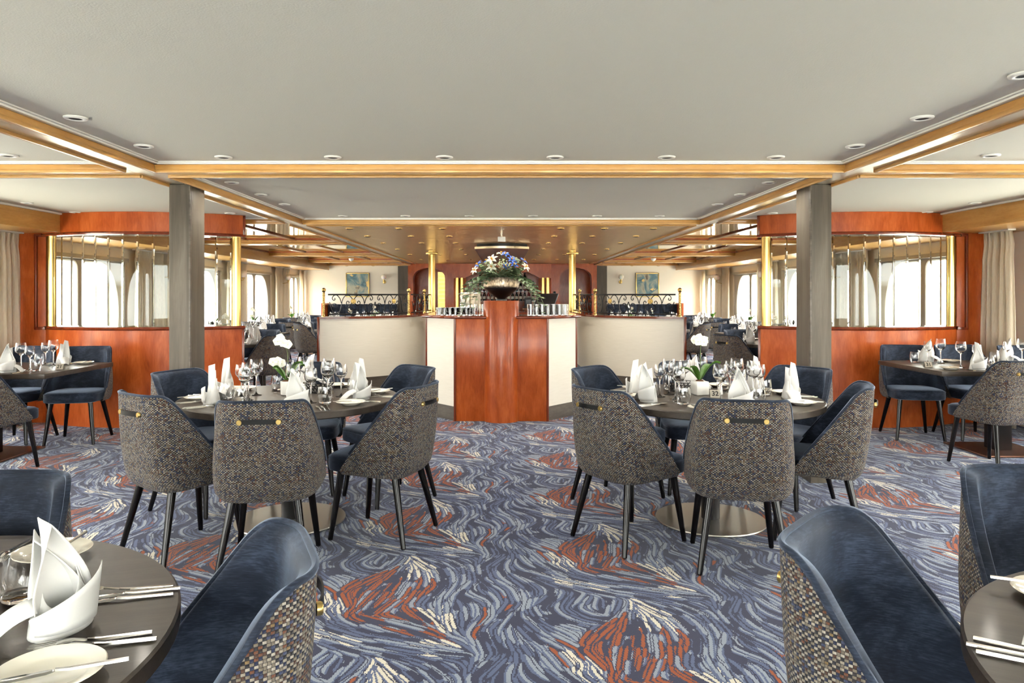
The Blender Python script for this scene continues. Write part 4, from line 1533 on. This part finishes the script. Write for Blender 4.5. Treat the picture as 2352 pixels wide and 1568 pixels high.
# ================================================================== PLACING THE NEAR FURNITURE
SEATN = {}
def round_set(cx, cy, name, chairs, settings=None, parts='npbfksgGt', flat_first=False):
    RT.put((cx, cy, 0), 0, 'dark oak round dining table, %s' % name, 'round dining tables')
    for (ang, dist, face, cl) in chairs:
        a = rad(ang)
        x, y = cx + dist * math.cos(a), cy + dist * math.sin(a)
        chair(x, y, face if face is not None else ang + 180, cl)
# left round table
LT = (-1.28, 4.40)
RTb = (1.29, 4.40)
round_set(*LT, 'left of the middle aisle in front of the bar', [])
chair(-1.17, 3.69, 97, 'navy and tweed chair with its tweed back to the viewer at the left round table')
chair(-1.71, 3.90, 54, 'tweed-backed chair at the front left of the left round table')
chair(-1.93, 4.68, -22, 'navy velvet chair turned to the viewer by the left pillar, at the left round table')
chair(-1.37, 5.10, -84, 'navy velvet chair behind the orchid of the left round table')
chair(-.76, 4.90, -138, 'navy velvet chair at the back right of the left round table')
chair(-.67, 4.15, 161, 'tweed-backed chair at the front right of the left round table')
round_set(*RTb, 'right of the middle aisle carrying number card 32', [])
chair(1.235, 3.72, 80, 'tweed-backed chair nearest the viewer at the right round table')
chair(.73, 4.05, 34, 'tweed-backed chair at the front left of the right round table')
chair(.80, 4.84, -40, 'navy velvet chair at the back left of the right round table')
chair(1.38, 5.12, -94, 'navy velvet chair behind the orchid of the right round table')
chair(1.93, 4.86, -142, 'navy velvet chair in front of the right pillar at the right round table')
chair(1.82, 4.13, 158, 'tweed-backed chair at the front right of the right round table')
NM = {'front': 'front place', 'fl': 'front left place', 'bl': 'back left place', 'back': 'back place', 'br': 'back right place', 'fr': 'front right place'}
for (c, tn, angs) in ((LT, 'left round table', (('front', -68), ('fl', -145), ('bl', 164), ('back', 93), ('br', 42), ('fr', -12))),
                      (RTb, 'right round table', (('front', -87), ('fl', -155), ('bl', 162), ('back', 90), ('br', 37), ('fr', -12)))):
    for k, a in angs:
        setting(c[0], c[1], .65, a, '%s, %s' % (NM[k], tn))
ORCHID.put((-1.335, 4.50, TZ), .2, 'white orchid in a round white pot on the left round table')
BASKET.put((-1.16, 4.62, TZ), 0, 'black wire bread basket on the left round table')
ORCHID_SQ.put((1.255, 4.51, TZ), .25, 'white orchid in a square white pot on the right round table')
BASKET.put((1.17, 4.66, TZ), 0, 'black wire bread basket on the right round table')
table_number('32', (1.318, 4.40, TZ), -.15, 'silver tent card reading 32 beside the orchid on the right round table')
SALT.put((1.385, 4.52, TZ), 0, 'small shaker beside the orchid on the right round table')
SALT.put((-1.255, 4.60, TZ), 0, 'small shaker beside the orchid on the left round table')

# front tables cut by the frame
FL_, FR_ = (-1.24, 1.22), (1.45, 1.03)
RT.put((*FL_, 0), .3, 'dark oak round dining table cut by the lower left corner', 'round dining tables')
RT.put((*FR_, 0), -.5, 'dark oak round dining table cut by the lower right corner', 'round dining tables')
chair(-.64, 1.35, 203, 'blue velvet chair in the lower left foreground with tweed back facing the aisle')
chair(-1.385, 1.77, -88, 'navy velvet chair facing the viewer at the lower left table')
chair(.90, 1.41, -41, 'dark velvet chair in the lower right foreground with tweed back facing the aisle')
chair(1.54, 1.84, -93, 'dark navy velvet chair facing the viewer at the lower right table')
setting(*FL_, .65, 17, 'aisle-side place, lower left table', r_nap=.45)
setting(*FL_, .65, 92, 'far place, lower left table', parts='pbfkgGt')
setting(*FL_, .65, 170, 'window-side place, lower left table', parts='npgGt')
setting(*FR_, .65, 146, 'aisle-side place, lower right table', parts='nkspb', flat=True)
setting(*FR_, .65, 80, 'far place, lower right table', parts='npfkgGt')
TUMBLER.put((-1.015, 1.40, TZ), 0, 'stemless water glass cut by the left edge on the lower left table', 'water glasses')

# window tables 21 and 31
for s_, nm, num in ((-1, 'left', '21'), (1, 'right', '31')):
    y_ = 6.17 if s_ < 0 else 6.36
    y_n = y_ - .5; y_f = y_ + .5
    xx = s_ * 4.40
    WTB.put((xx, y_, 0), 0, 'dark oak window table in the near %s corner' % nm, 'window tables')
    chair(s_ * 3.98, y_ + .60, -90 - s_ * 10, 'navy velvet chair at the aisle end behind the near %s window table' % nm)
    chair(s_ * 4.55, y_ + .62, -90, 'navy velvet chair by the curtain behind the near %s window table' % nm)
    chair(s_ * 3.95, y_ - .60, 90 + s_ * 14, 'tweed-backed chair in front of the near %s window table' % nm)
    if s_ > 0: chair(5.10, y_ + .50, -90, 'navy velvet chair by the window behind the near right window table')
    for q, (x, far) in enumerate(((3.98, 1), (4.72, 1), (3.98, 0), (4.72, 0))):
        wh = '%s %s place, near %s window table' % (('near', 'far')[far], ('aisle', 'window')[x > 4.2], nm)
        setting(s_ * x, y_ + (.0), .5, 90 if far else -90, wh, r_nap=.36, parts='npbfkgGt')
    table_number(num, (s_ * 3.71, y_ - .12, TZ), s_ * -.1, 'silver tent card reading %s on the near %s window table' % (num, nm))

# ================================================================== CURTAINS, SCONCES, CEILING LIGHTS
def curtain(s_, y0, y1, label, seed=0, gap=.115):
    rnd = random.Random(seed)
    wd = y1 - y0
    npl = max(3, round(wd / .085))
    ph = rnd.uniform(0, 6)
    mb = MB()
    zt, zb = 2.036, .03
    nu, nv = npl * 8, 14
    def fn(u, v):
        # v: 0 bottom .. 1 top; gathered heading at the top
        z = zb + (zt - zb) * v
        flare = 1.0 + .10 * (1 - v)
        amp = .016 + .022 * (1 - v) if v < .93 else .012
        y = (y0 + y1) / 2 + (u - .5) * wd * flare * (.93 + .07 * math.sin(3 * v + ph))
        x = s_ * (XW - gap) + amp * math.sin(2 * PI * npl * u + ph + .7 * math.sin(5 * u + 2 * v)) + .008 * math.sin(2 * PI * npl * 2.3 * u + ph)
        if .90 < v < .955: x += s_ * .012
        return (x, y, z)
    mb.grid(nu, nv, fn)
    root = thing('curtain', label, 'curtain', (0, 0, 0), 0, 'cream curtains')
    o = mb.build('pleated_cloth', 'curtain_cloth', root, 70, recalc=False)
    md = o.modifiers.new('cloth', 'SOLIDIFY'); md.thickness = .003
    m_ = MB(); m_.box(s_ * (XW - gap - .045), s_ * (XW - gap + .035), y0, y1, 2.026, 2.04); m_.build('heading_rail', 'frame_white', root)
BN = {-3.4: 'rear', -.65: 'behind', 2.1: 'front', 4.85: 'near', 8.3: 'first far', 11.8: 'second far', 14.8: 'third far', 17.8: 'last far'}
for s_, nm in LR:
    for k, a in enumerate(BAYS):
        if a < 0: continue
        if a > 9: curtain(s_, a - .30, a + .22, 'cream pleated curtain on the near side of the %s window, %s wall' % (BN[a], nm), k)
        y1_ = a + (2.14 if a > 5 else 2.37) if a < 17 else a + 1.15
        y2_ = a + (3.08 if a == 8.3 else 2.60 if a > 5 else 2.82) if a < 17 else a + 1.47
        curtain(s_, y1_, y2_, 'cream pleated curtain on the far side of the %s window, %s wall' % (BN[a], nm), k + 40, .31 if a == 4.85 else .115)
def make_sconce(D=.11):
    root = thing('globe_sconce', 'x', 'wall lamp')
    mb = MB()
    prof = [(.072 * math.sin(PI * k / 14), .035 - .072 * math.cos(PI * k / 14)) for k in range(15)]
    mb.lathe(prof, 22, 0, -D, .06, cap=False); mb.build('glass_globe', 'globe_white', root, 60)
    mb = MB(); mb.lathe([(.02, 0), (.024, .03), (.012, .032)], 14, 0, -D, .0); mb.build('lamp_cup', 'gold', root, 50)
    mb = MB(); mb.tube([(0, -.004, -.04), (0, -D * .55, -.045), (0, -D + .005, -.03), (0, -D, .002)], .007, 8); mb.build('arm', 'gold', root, 60)
    mb = MB(); mb.lathe([(0, .014), (.03, .014), (.045, .006), (.045, 0)], 20); mb.xform(Matrix.Translation((0, 0, -.04)) @ Matrix.Rotation(rad(90), 4, 'X')); mb.build('wall_plate', 'gold', root, 50)
    return Proto(root)
SCONCE, SCONCE_L = make_sconce(), make_sconce(.24)
for s_, nm in LR:
    SCONCE.put((s_ * 3.17, FY - .002, 1.76), 0, 'white globe wall lamp on brass arm beside the %s painting' % nm, 'globe wall lamps')
    for y_, w_ in ((17.46, 'farthest'), (14.46, 'middle'), (11.46, 'nearest')):
        SCONCE_L.put((s_ * (XW - .002), y_, 1.70), s_ * rad(-90), 'white globe wall lamp, %s between curtains on the %s wall' % (w_, nm), 'globe wall lamps')

def make_downlight():
    root = thing('downlight', 'x', 'ceiling light')
    mb = MB(); mb.lathe([(.040, 0), (.053, 0), (.054, -.004), (.050, -.009), (.034, -.010), (.030, -.006)], 28, cap=False); mb.build('trim_ring', 'cornice', root, 50)
    mb = MB(); mb.lathe([(.0, -.003), (.020, -.003), (.032, -.007)], 20, cap=False); mb.build('reflector', 'downlight_dark', root, 50)
    return Proto(root)
DL = make_downlight()
ORD = ['first', 'second', 'third', 'fourth', 'fifth', 'sixth', 'seventh']
def lamp(par, watts, size=.05, spread=150, z=-.012):
    ld = bpy.data.lights.new('lamp_light', 'AREA'); ld.shape = 'DISK'; ld.size = size; ld.energy = watts; ld.spread = rad(spread)
    ld.color = (1.0, .93, .82)
    lo = bpy.data.objects.new('lamp_light', ld); COL.objects.link(lo); lo.parent = par; lo.location = (0, 0, z)
def dl(x, y, label, lit=True):
    o = DL.put((x, y, CZ - .0005), 0, label, 'recessed downlights')
    if lit: lamp(o, LAMP_W)
for k, x in enumerate((-1.72, -1.04, -.345, .345, 1.04, 1.72)):
    dl(x, 4.475, 'white recessed downlight, %s from the left in the row before the first beam' % ORD[k])
    dl(x, 7.80, 'white recessed downlight, %s from the left in the row before the second beam' % ORD[k])
for s_, nm in LR:
    for k, y in enumerate((2.80, 3.48, 4.14)):
        dl(s_ * 2.05, y, 'white recessed downlight beside the %s beam, %s from the front' % (nm, ORD[k]))
    for k, y in enumerate((5.48, 6.14, 6.80)):
        dl(s_ * 2.05, y, 'white recessed downlight in the middle bay along the %s beam, %s from the front' % (nm, ORD[k]))
    dl(s_ * 3.02, 4.42, 'white recessed downlight alone in the near %s side bay' % nm)
    dl(s_ * 4.42, 6.7, 'white recessed downlight near the %s bulkhead, front one' % nm, False)
    dl(s_ * 4.42, 7.45, 'white recessed downlight near the %s bulkhead, rear one' % nm, False)
    dl(s_ * 2.85, 7.55, 'white recessed downlight above the inner end of the %s partition' % nm, False)
def make_spot():
    root = thing('brass_spotlight', 'x', 'ceiling light')
    mb = MB(); mb.lathe([(.0, 0), (.045, 0), (.045, -.006), (.030, -.012), (.022, -.012)], 16, cap=False); mb.build('trim_ring', 'brass', root, 50)
    mb = MB(); mb.lathe([(.0, -.008), (.021, -.014)], 12, cap=False); mb.build('lens', 'downlight_dark', root, 50)
    return Proto(root)
SPOT = make_spot()
for k, y in enumerate((8.75, 9.9, 11.2, 12.7, 14.4, 16.4)):
    for q, x in enumerate((-1.85, -1.25, -.72, .72, 1.25, 1.85)):
        sp_ = SPOT.put((x, y, SZ - .0005), 0, 'small brass spotlight in the slatted ceiling, %s row back, %s from the left' % (ORD[k], ORD[q]), 'spotlights in the slatted ceiling')
        if q in (1, 4): lamp(sp_, .6 if k < 3 else 1.0, .03, 150, -.016)
for s_, nm in LR:
    for k, (b0, b1) in enumerate(BEAMS):
        for q, x in enumerate((2.75, 3.45, 4.15)):
            sp_ = SPOT.put((s_ * x, (b0 + b1) / 2, BZ - .0125), 0, 'small brass spotlight under the %s honey beam, far %s room, %s from the aisle' % (ORD[k], nm, ORD[q]), 'spotlights under the far beams')
            if k < 3: lamp(sp_, .6, .03, 150, -.016)
# emergency fitting and smoke detectors
t_ = thing('emergency_light', 'small white emergency light hanging from the slatted ceiling', 'ceiling light', (0, 9.4, SZ))
m_ = MB(); m_.tube([(0, 0, 0), (0, 0, -.05)], .012, 8); m_.build('drop_rod', 'chrome', t_, 50)
m_ = MB(); m_.box(-.05, .05, -.02, .02, -.115, -.05, .006); m_.build('housing', 'white_paint', t_, 40)
for s_, nm in LR:
    t_ = thing('smoke_detector', 'white ceiling detector between far beams of the %s side' % nm, 'detector', (s_ * 3.45, 16.4, CZ - .03), 0, 'ceiling detectors')
    m_ = MB(); m_.lathe([(0, -.05), (.04, -.048), (.055, -.02), (.06, 0)], 20, cap=False); m_.build('housing', 'white_paint', t_, 50)
    m_ = MB(); m_.lathe([(.022, -.062), (.024, -.046)], 14); m_.build('sensor_cap', 'white_paint', t_, 50)

# ---- paintings
for s_, nm, mt in ((-1, 'left', 'canvas_a'), (1, 'right', 'canvas_b')):
    t_ = thing('painting', 'gold-framed abstract painting in blues and gold on the far wall, %s' % nm, 'painting', (s_ * 3.89, FY - .001, 1.64), 0, 'abstract paintings')
    m_ = MB(); m_.box(-.29, .29, -.03, -.012, -.30, .30); m_.build('canvas', mt, t_)
    for bx in ((-.312, -.29, -.322, .322), (.29, .312, -.322, .322), (-.29, .29, -.322, -.30), (-.29, .29, .30, .322)):
        m_ = MB(); m_.box(bx[0], bx[1], -.04, 0, bx[2], bx[3], .003); m_.build('frame_side', 'gold', t_, 40)

# ================================================================== FLOWER BOWL ON THE ROUND COLUMN
fb = thing('flower_bowl', 'dark metal bowl of blue and white lilies with ferns on the round column', 'flower arrangement', (0, 7.885, 1.312))
m_ = MB(); m_.lathe([(0, 0), (.06, 0), (.06, .012), (.045, .02), (.05, .03), (.09, .05), (.155, .105), (.188, .135), (.192, .145)], 48, cap=False); m_.build('bowl_base', 'bowl_black', fb, 50)
m_ = MB(); m_.lathe([(.192, .143), (.197, .160), (.193, .225), (.188, .252), (.180, .252), (.184, .2), (.15, .15)], 48, cap=False); m_.build('bowl_rim', 'bowl_metal', fb, 50)
m_ = MB(); m_.lathe([(.185, .215), (.1, .25), (0, .26)], 20, cap=False); m_.build('moss', 'fern', fb, 50)
plain('fern_dark', (92, 114, 78), 0.5)
rnd = random.Random(5)
def frond(L, width, droop, lift, n_l, az, mat):
    """pinnate leaf: narrow fingers either side of an arching midrib"""
    m = MB()
    ca, sa = math.cos(az), math.sin(az)
    def rib(t):
        d = .05 + L * (t - .25 * t * t * droop)
        z = .245 + lift * t - droop * L * 1.05 * t * t
        return d, z
    def put(d, w_, z): return (ca * d - sa * w_, sa * d + ca * w_, z)
    pts = [put(rib(k / 8)[0], 0, rib(k / 8)[1]) for k in range(9)]
    m.tube(pts, [.004 - .003 * k / 8 for k in range(9)], 5)
    for k in range(n_l):
        t = .12 + .86 * k / (n_l - 1)
        d0, z0 = rib(t)
        ln = width * (math.sin(PI * (.18 + .74 * t)) ** .8)
        for sg in (-1, 1):
            b = len(m.v)
            for j in range(5):
                v = j / 4
                w_ = ln * v; dd = d0 + .35 * ln * v + .02 * v * v
                hw = .022 * (math.sin(PI * min(1, .22 + .78 * v)) ** .7) * (1 + .3 * (1 - t))
                zz = z0 - .30 * ln * v * v + .006
                m.v += [put(dd - hw, sg * w_, zz), put(dd + hw, sg * (w_ + .3 * hw), zz - .003)]
            for j in range(4): m.addf((b + 2 * j, b + 2 * j + 1, b + 2 * j + 3, b + 2 * j + 2))
    m.build('fern_leaf', mat, fb, 60, recalc=False)
for k in range(26):
    az = 2 * PI * k / 26 + rnd.uniform(-.1, .1)
    side = abs(math.cos(az))
    ft = 1.0 if side > .62 else .62
    frond((rnd.uniform(.26, .33) + .22 * side) * ft, rnd.uniform(.095, .14), rnd.uniform(.55, .85) * (.7 + .5 * side) * ft, rnd.uniform(.10, .19), 8, az, ('fern', 'fern_dark')[k % 3 == 0])
for k in range(14):
    az = 2 * PI * k / 14 + .2
    frond(rnd.uniform(.17, .24), rnd.uniform(.07, .10), rnd.uniform(.35, .6), rnd.uniform(.18, .27), 7, az, ('fern', 'fern_dark')[k % 2])
def lily(x, y, z, r, mat, tilt_az, tilt):
    m = MB()
    for k in range(6):
        a = 2 * PI * k / 6; ca, sa = math.cos(a), math.sin(a)
        def pt(u, v):
            s = 2 * u - 1; wv = r * .21 * math.sin(PI * min(1, .12 + .88 * v)) ** .75
            d = r * v; zz = r * (.55 * v - .50 * v ** 2.4) + r * .10 * s * s
            return (ca * d - sa * s * wv, sa * d + ca * s * wv, zz)
        m.grid(4, 7, pt)
    R_ = Matrix.Translation((x, y, z)) @ Matrix.Rotation(tilt_az, 4, 'Z') @ Matrix.Rotation(tilt, 4, 'Y')
    m.xform(R_); fo = m.build('lily_flower', mat, fb, 60, recalc=False)
    m = MB()
    for k in range(5):
        a = 2 * PI * k / 5; m.tube([(0, 0, 0), (r * .16 * math.cos(a), r * .16 * math.sin(a), r * .55)], [.0022, .0035], 5)
    m.xform(R_); m.build('stamens', 'stamen', fo, 60); 
    m = MB(); m.tube([(x, y, z), (x * .6, y * .6, .26)], .004, 5); m.build('flower_stem', 'stem', fo, 60)
FLW = [(-.205, -.10, .385, .075, 'petal_blue', 3.6, .9), (-.08, -.15, .44, .088, 'petal_white', 4.3, .9), (-.085, -.17, .355, .085, 'petal_white', 4.5, 1.1), (-.235, -.12, .325, .072, 'petal_white', 3.9, 1.1),
       (.0, -.05, .505, .075, 'petal_white', 4.7, .3), (.035, -.06, .50, .07, 'petal_blue', 5.0, .6), (.09, -.12, .44, .07, 'petal_blue', 5.2, .9), (.11, -.14, .385, .07, 'petal_blue', 5.2, 1.0),
       (.20, -.05, .43, .065, 'petal_blue', 5.9, .7), (.215, -.12, .36, .075, 'petal_white', 5.6, 1.0), (-.13, .0, .43, .07, 'petal_blue', 3.3, .6), (.04, -.16, .37, .06, 'petal_blue', 4.9, 1.1), (.13, .08, .45, .075, 'petal_white', .6, .6), (-.12, .12, .43, .075, 'petal_white', 2.4, .7)]
for f_ in FLW: lily(f_[0] * 1.2, f_[1] * 1.1, f_[2], f_[3] * .82, *f_[4:])
m_ = MB()
for k in range(46):
    a = rnd.uniform(0, 2 * PI); r_ = .075 * math.sqrt(rnd.random())
    m_.lathe([(0, -.007), (.0065, -.003), (.0065, .003), (0, .007)], 6, .02 + r_ * math.cos(a), -.17 + r_ * .6 * math.sin(a), .385 + .075 * rnd.random() - r_ * .4, cap=False)
o_ = m_.build('berry_cluster', 'bud', fb, 60); o_['kind'] = 'stuff'

# ================================================================== ON THE BAR COUNTER
mb = MB(); mb.lathe([(0, 0), (.029, 0), (.033, .088), (.0315, .088), (.0275, .006), (0, .006)], 16, cap=False)
BARG = mk(mb.build('bar_tumbler', 'crystal', None, 50), 'tumbler')
mb = MB(); mb.lathe([(0, 0), (.034, 0), (.038, .125), (.0365, .125), (.0325, .008), (0, .008)], 16, cap=False)
BARH = mk(mb.build('highball_glass', 'crystal', None, 50), 'tumbler')
for r_ in range(3):
    for k in range(7):
        BARG.put((-.70 + .062 * k + .0 * r_, 8.05 + .075 * r_ + .012 * (k % 2), CTZ), 0, 'short bar glass lined up on the left of the bar counter', 'short glasses on the bar')
        BARH.put((.33 + .064 * k, 8.02 + .085 * r_, CTZ), 0, 'tall bar glass lined up on the right of the bar counter', 'tall glasses on the bar')
for k, x in enumerate((-.30, -.215)):
    BARH.put((x, 8.03, CTZ), 0, ('tall glass left of the round column, outer of a pair', 'tall glass left of the round column, inner of a pair')[k], 'tall glasses on the bar')
for k, (x, y, r, h, mt, lb) in enumerate(((-.62, 10.4, .085, .05, 'white_ceramic', 'white stacked saucers on the left of the bar'), (-.56, 10.9, .075, .22, 'steel', 'steel canister beside the saucers on the bar'), (-.60, 11.9, .085, .27, 'ceramic_cream', 'cream canister left of the flower bowl, outer one'), (-.44, 11.9, .085, .27, 'ceramic_cream', 'cream canister left of the flower bowl, inner one'))):
    t_ = thing('canister' if k else 'saucer_stack', lb, 'canister' if k else 'saucers', (x, y, CTZ))
    if k == 0:
        for q in range(4):
            m_ = MB(); m_.lathe([(0, 0), (.05, 0), (.085, .012), (.083, .015), (.05, .005), (0, .005)], 24, 0, 0, .012 * q, cap=False); m_.build('saucer', mt, t_, 50)
    else:
        m_ = MB(); m_.lathe([(0, 0), (r, 0), (r, h - .02), (r * .96, h - .015)], 24, cap=False); m_.build('body', mt, t_, 50)
        m_ = MB(); m_.lathe([(r * 1.03, h - .018), (r * 1.03, h), (r * .5, h + .006), (0, h + .006)], 24, cap=False); m_.build('lid', 'steel' if mt != 'steel' else 'frame_white', t_, 50)
t_ = thing('till_screen', 'black tilted till screen on the right of the bar', 'till', (.64, 10.2, CTZ), rad(-30))
m_ = MB(); m_.box(-.10, .10, -.09, .09, 0, .025, .006); m_.build('foot', 'black_plastic', t_, 40)
m_ = MB(); m_.box(-.02, .02, -.01, .03, .02, .14, .004); m_.build('neck', 'black_plastic', t_, 40)
m_ = MB(); m_.box(-.16, .16, -.012, .012, -.11, .11, .006); m_.xform(Matrix.Translation((0, -.02, .16)) @ Matrix.Rotation(rad(-40), 4, 'X')); m_.build('display', 'black_plastic', t_, 40)
t_ = thing('beer_tap', 'dark beer tap standing beside the till screen', 'tap', (.80, 10.9, CTZ))
m_ = MB(); m_.tube([(0, 0, 0), (0, 0, .22)], .016, 10); m_.build('column', 'black_metal', t_, 50)
m_ = MB(); m_.lathe([(0, .22), (.02, .225), (.028, .25), (.02, .28), (0, .285)], 12, cap=False); m_.build('knob', 'black_lacquer', t_, 50)
t_ = thing('coffee_machine', 'black box machine on the back bar, right of the bottles', 'machine', (.66, 18.56, .951))
m_ = MB(); m_.box(-.13, .13, -.14, .14, 0, .12, .008); m_.build('body', 'black_plastic', t_, 40)
m_ = MB(); m_.box(-.09, .09, -.12, .12, .12, .36, .008); m_.build('tower', 'black_plastic', t_, 40)
m_ = MB(); m_.box(-.06, .06, -.125, -.118, .2, .3); m_.build('front_panel', 'black_lacquer', t_)

# bottles on the shelves
def bottle(name, lab, mt='bottle_dark'):
    root = thing(name, 'x', 'bottle')
    m = MB(); m.lathe([(0, 0), (.034, 0), (.036, .004), (.036, .15), (.030, .175), (.014, .20), (.0125, .245), (.0145, .248), (.0145, .258), (0, .26)], 14, cap=False); m.build('glass_body', mt, root, 50)
    m = MB(); m.lathe([(.0368, .045), (.0368, .115)], 14, cap=False); m.build('label_band', lab, root, 50)
    m = MB(); m.lathe([(.0150, .225), (.0150, .261), (0, .263)], 10, cap=False); m.build('capsule', 'bottle_red' if mt != 'bottle_dark' else 'black_plastic', root, 50)
    return Proto(root)
B1, B2 = bottle('wine_bottle', 'bottle_label'), bottle('liqueur_bottle', 'bottle_label', 'bottle_red')
for z_, nm_ in ((.951, 'worktop row'), (1.221, 'lower shelf'), (1.481, 'middle shelf'), (1.701, 'top shelf')):
    for k in range(16):
        x = -.80 + 1.60 * k / 15
        if z_ < 1 and x > .45: continue
        if z_ > 1.6 and abs(x) > .62: continue
        (B2 if (k * 7 + int(z_ * 10)) % 5 == 0 else B1).put((x, 18.3 + .53, z_), 0, 'bottle standing on the %s of the back bar' % nm_, 'bottles on the back bar, ' + nm_)
# lit wine cabinet in the left arch
t_ = thing('wine_cabinet', 'glowing gold wine cabinet inside the left arch', 'cabinet', (-1.66, 19.66, 0))
m_ = MB(); m_.box(-.11, .11, .0, .10, 0, 2.0); m_.build('carcass', 'gold', t_)
tt_ = NT('cabinet_glow'); em = tt_.n('Emission'); em.inputs[0].default_value = lin((255, 206, 110)); em.inputs[1].default_value = .07; tt_.l(em.outputs[0], tt_.out.inputs[0]); M['cabinet_glow'] = tt_.m
m_ = MB(); m_.box(-.09, .09, -.012, -.001, .9, 1.92); m_.build('lit_back', 'cabinet_glow', t_)
for k in range(9):
    m_ = MB(); m_.box(-.095, .095, -.05, -.012, .95 + .11 * k, .962 + .11 * k); m_.build('rack_bar', 'brass', t_)

# ================================================================== FAR DINING ROOMS
SM = 'ngG'
for s_, nm in LR:
    # window tables
    for k, y_ in enumerate((11.55, 14.3, 16.85)):
        w_ = ('first', 'second', 'third')[k]
        WTB.put((s_ * 4.36, y_, 0), 0, 'dark oak window table beyond the %s partition, %s one back' % (nm, w_), 'window tables')
        tn = '%s far %s window table' % (w_, nm)
        chair(s_ * 3.95, y_ - .66, 90 + s_ * 6, 'tweed-backed chair before the %s' % tn)
        chair(s_ * 4.68, y_ - .66, 90 - s_ * 4, 'tweed-backed chair by the wall before the %s' % tn)
        chair(s_ * 3.95, y_ + .66, -90 - s_ * 5, 'blue velvet chair behind the %s, aisle side' % tn)
        chair(s_ * 4.68, y_ + .66, -90, 'blue velvet chair behind the %s, window side' % tn)
        for (x, far) in ((3.95, 1), (4.68, 1), (3.95, 0), (4.68, 0)):
            setting(s_ * x, y_, .5, 90 if far else -90, '%s %s place, %s' % (('near', 'far')[far], ('aisle', 'window')[x > 4.2], tn), r_nap=.30, parts='npgGt')
        ORCHID.put((s_ * 4.95, y_ + .05, TZ), .6 * k, 'white orchid on the %s' % tn, 'orchids on the far tables')
    # round tables
    for k, (x, y_, ch) in enumerate(((3.62, 9.5, ((3.03, 9.18, 28), (3.45, 10.17, -76))), (2.74, 13.05, ((3.34, 12.62, 144), (3.28, 13.5, -140), (2.6, 13.75, -80))), (2.80, 15.6, ((3.40, 15.28, 152), (3.32, 16.05, -139))))):
        w_ = ('nearest', 'middle', 'farthest')[k]
        RT.put((s_ * x, y_, 0), 0, 'dark oak round table in the far %s room, %s one' % (nm, w_), 'round dining tables')
        tn = '%s round table, far %s room' % (w_, nm)
        for q, (cx, cy_, f_) in enumerate(ch):
            chair(s_ * cx, cy_, f_ if s_ > 0 else 180 - f_, 'tweed and velvet chair at the %s, %s' % (tn, ('front one', 'rear one', 'inner one')[q]))
        for q, a in enumerate((-60, 30, 120, 210)):
            setting(s_ * x, y_, .65, a if s_ > 0 else 180 - a, '%s place, %s' % (('front', 'right', 'back', 'left')[q], tn), parts='npgGt')
        ORCHID.put((s_ * x, y_, TZ), k, 'white orchid on the %s' % tn, 'orchids on the far tables')
    # navy banquette on the far wall and its tables
    t_ = thing('banquette', 'navy channelled banquette along the far wall on the %s' % nm, 'banquette', (s_ * 3.72, 18.95, 0), 0, 'banquettes on the far wall')
    m_ = MB(); m_.box(-.92, .92, -.32, .30, 0, .40, .01); m_.build('plinth', 'cherry_dark', t_, 40)
    m_ = MB(); m_.box(-.92, .92, -.36, .12, .40, .50, .03); m_.build('seat_pad', 'velvet', t_, 40)
    for k in range(12):
        m_ = MB(); x0 = -.92 + 1.84 * k / 12; m_.box(x0 + .002, x0 + 1.84 / 12 - .002, .12, .30, .50, 1.13, .03); m_.build('back_channel', 'velvet', t_, 40)
    m_ = MB(); m_.box(s_ * .93, s_ * .98, -.32, .32, 0, 1.16, .006); m_.build('end_panel', 'cherry', t_, 40)
    RT.put((s_ * 3.2, 18.1, 0), 0, 'dark oak round table before the %s banquette' % nm, 'round dining tables')
    for q, a in enumerate((-90, -10, 90, 190)):
        setting(s_ * 3.2, 18.1, .65, a, '%s place, table before the %s banquette' % (('front', 'right', 'back', 'left')[q], nm), parts='ngGt')
    ORCHID.put((s_ * 3.2, 18.1, TZ), 1.0, 'white orchid on the table before the %s banquette' % nm, 'orchids on the far tables')
for p_ in (B1, B2, CHAIR):
    pass
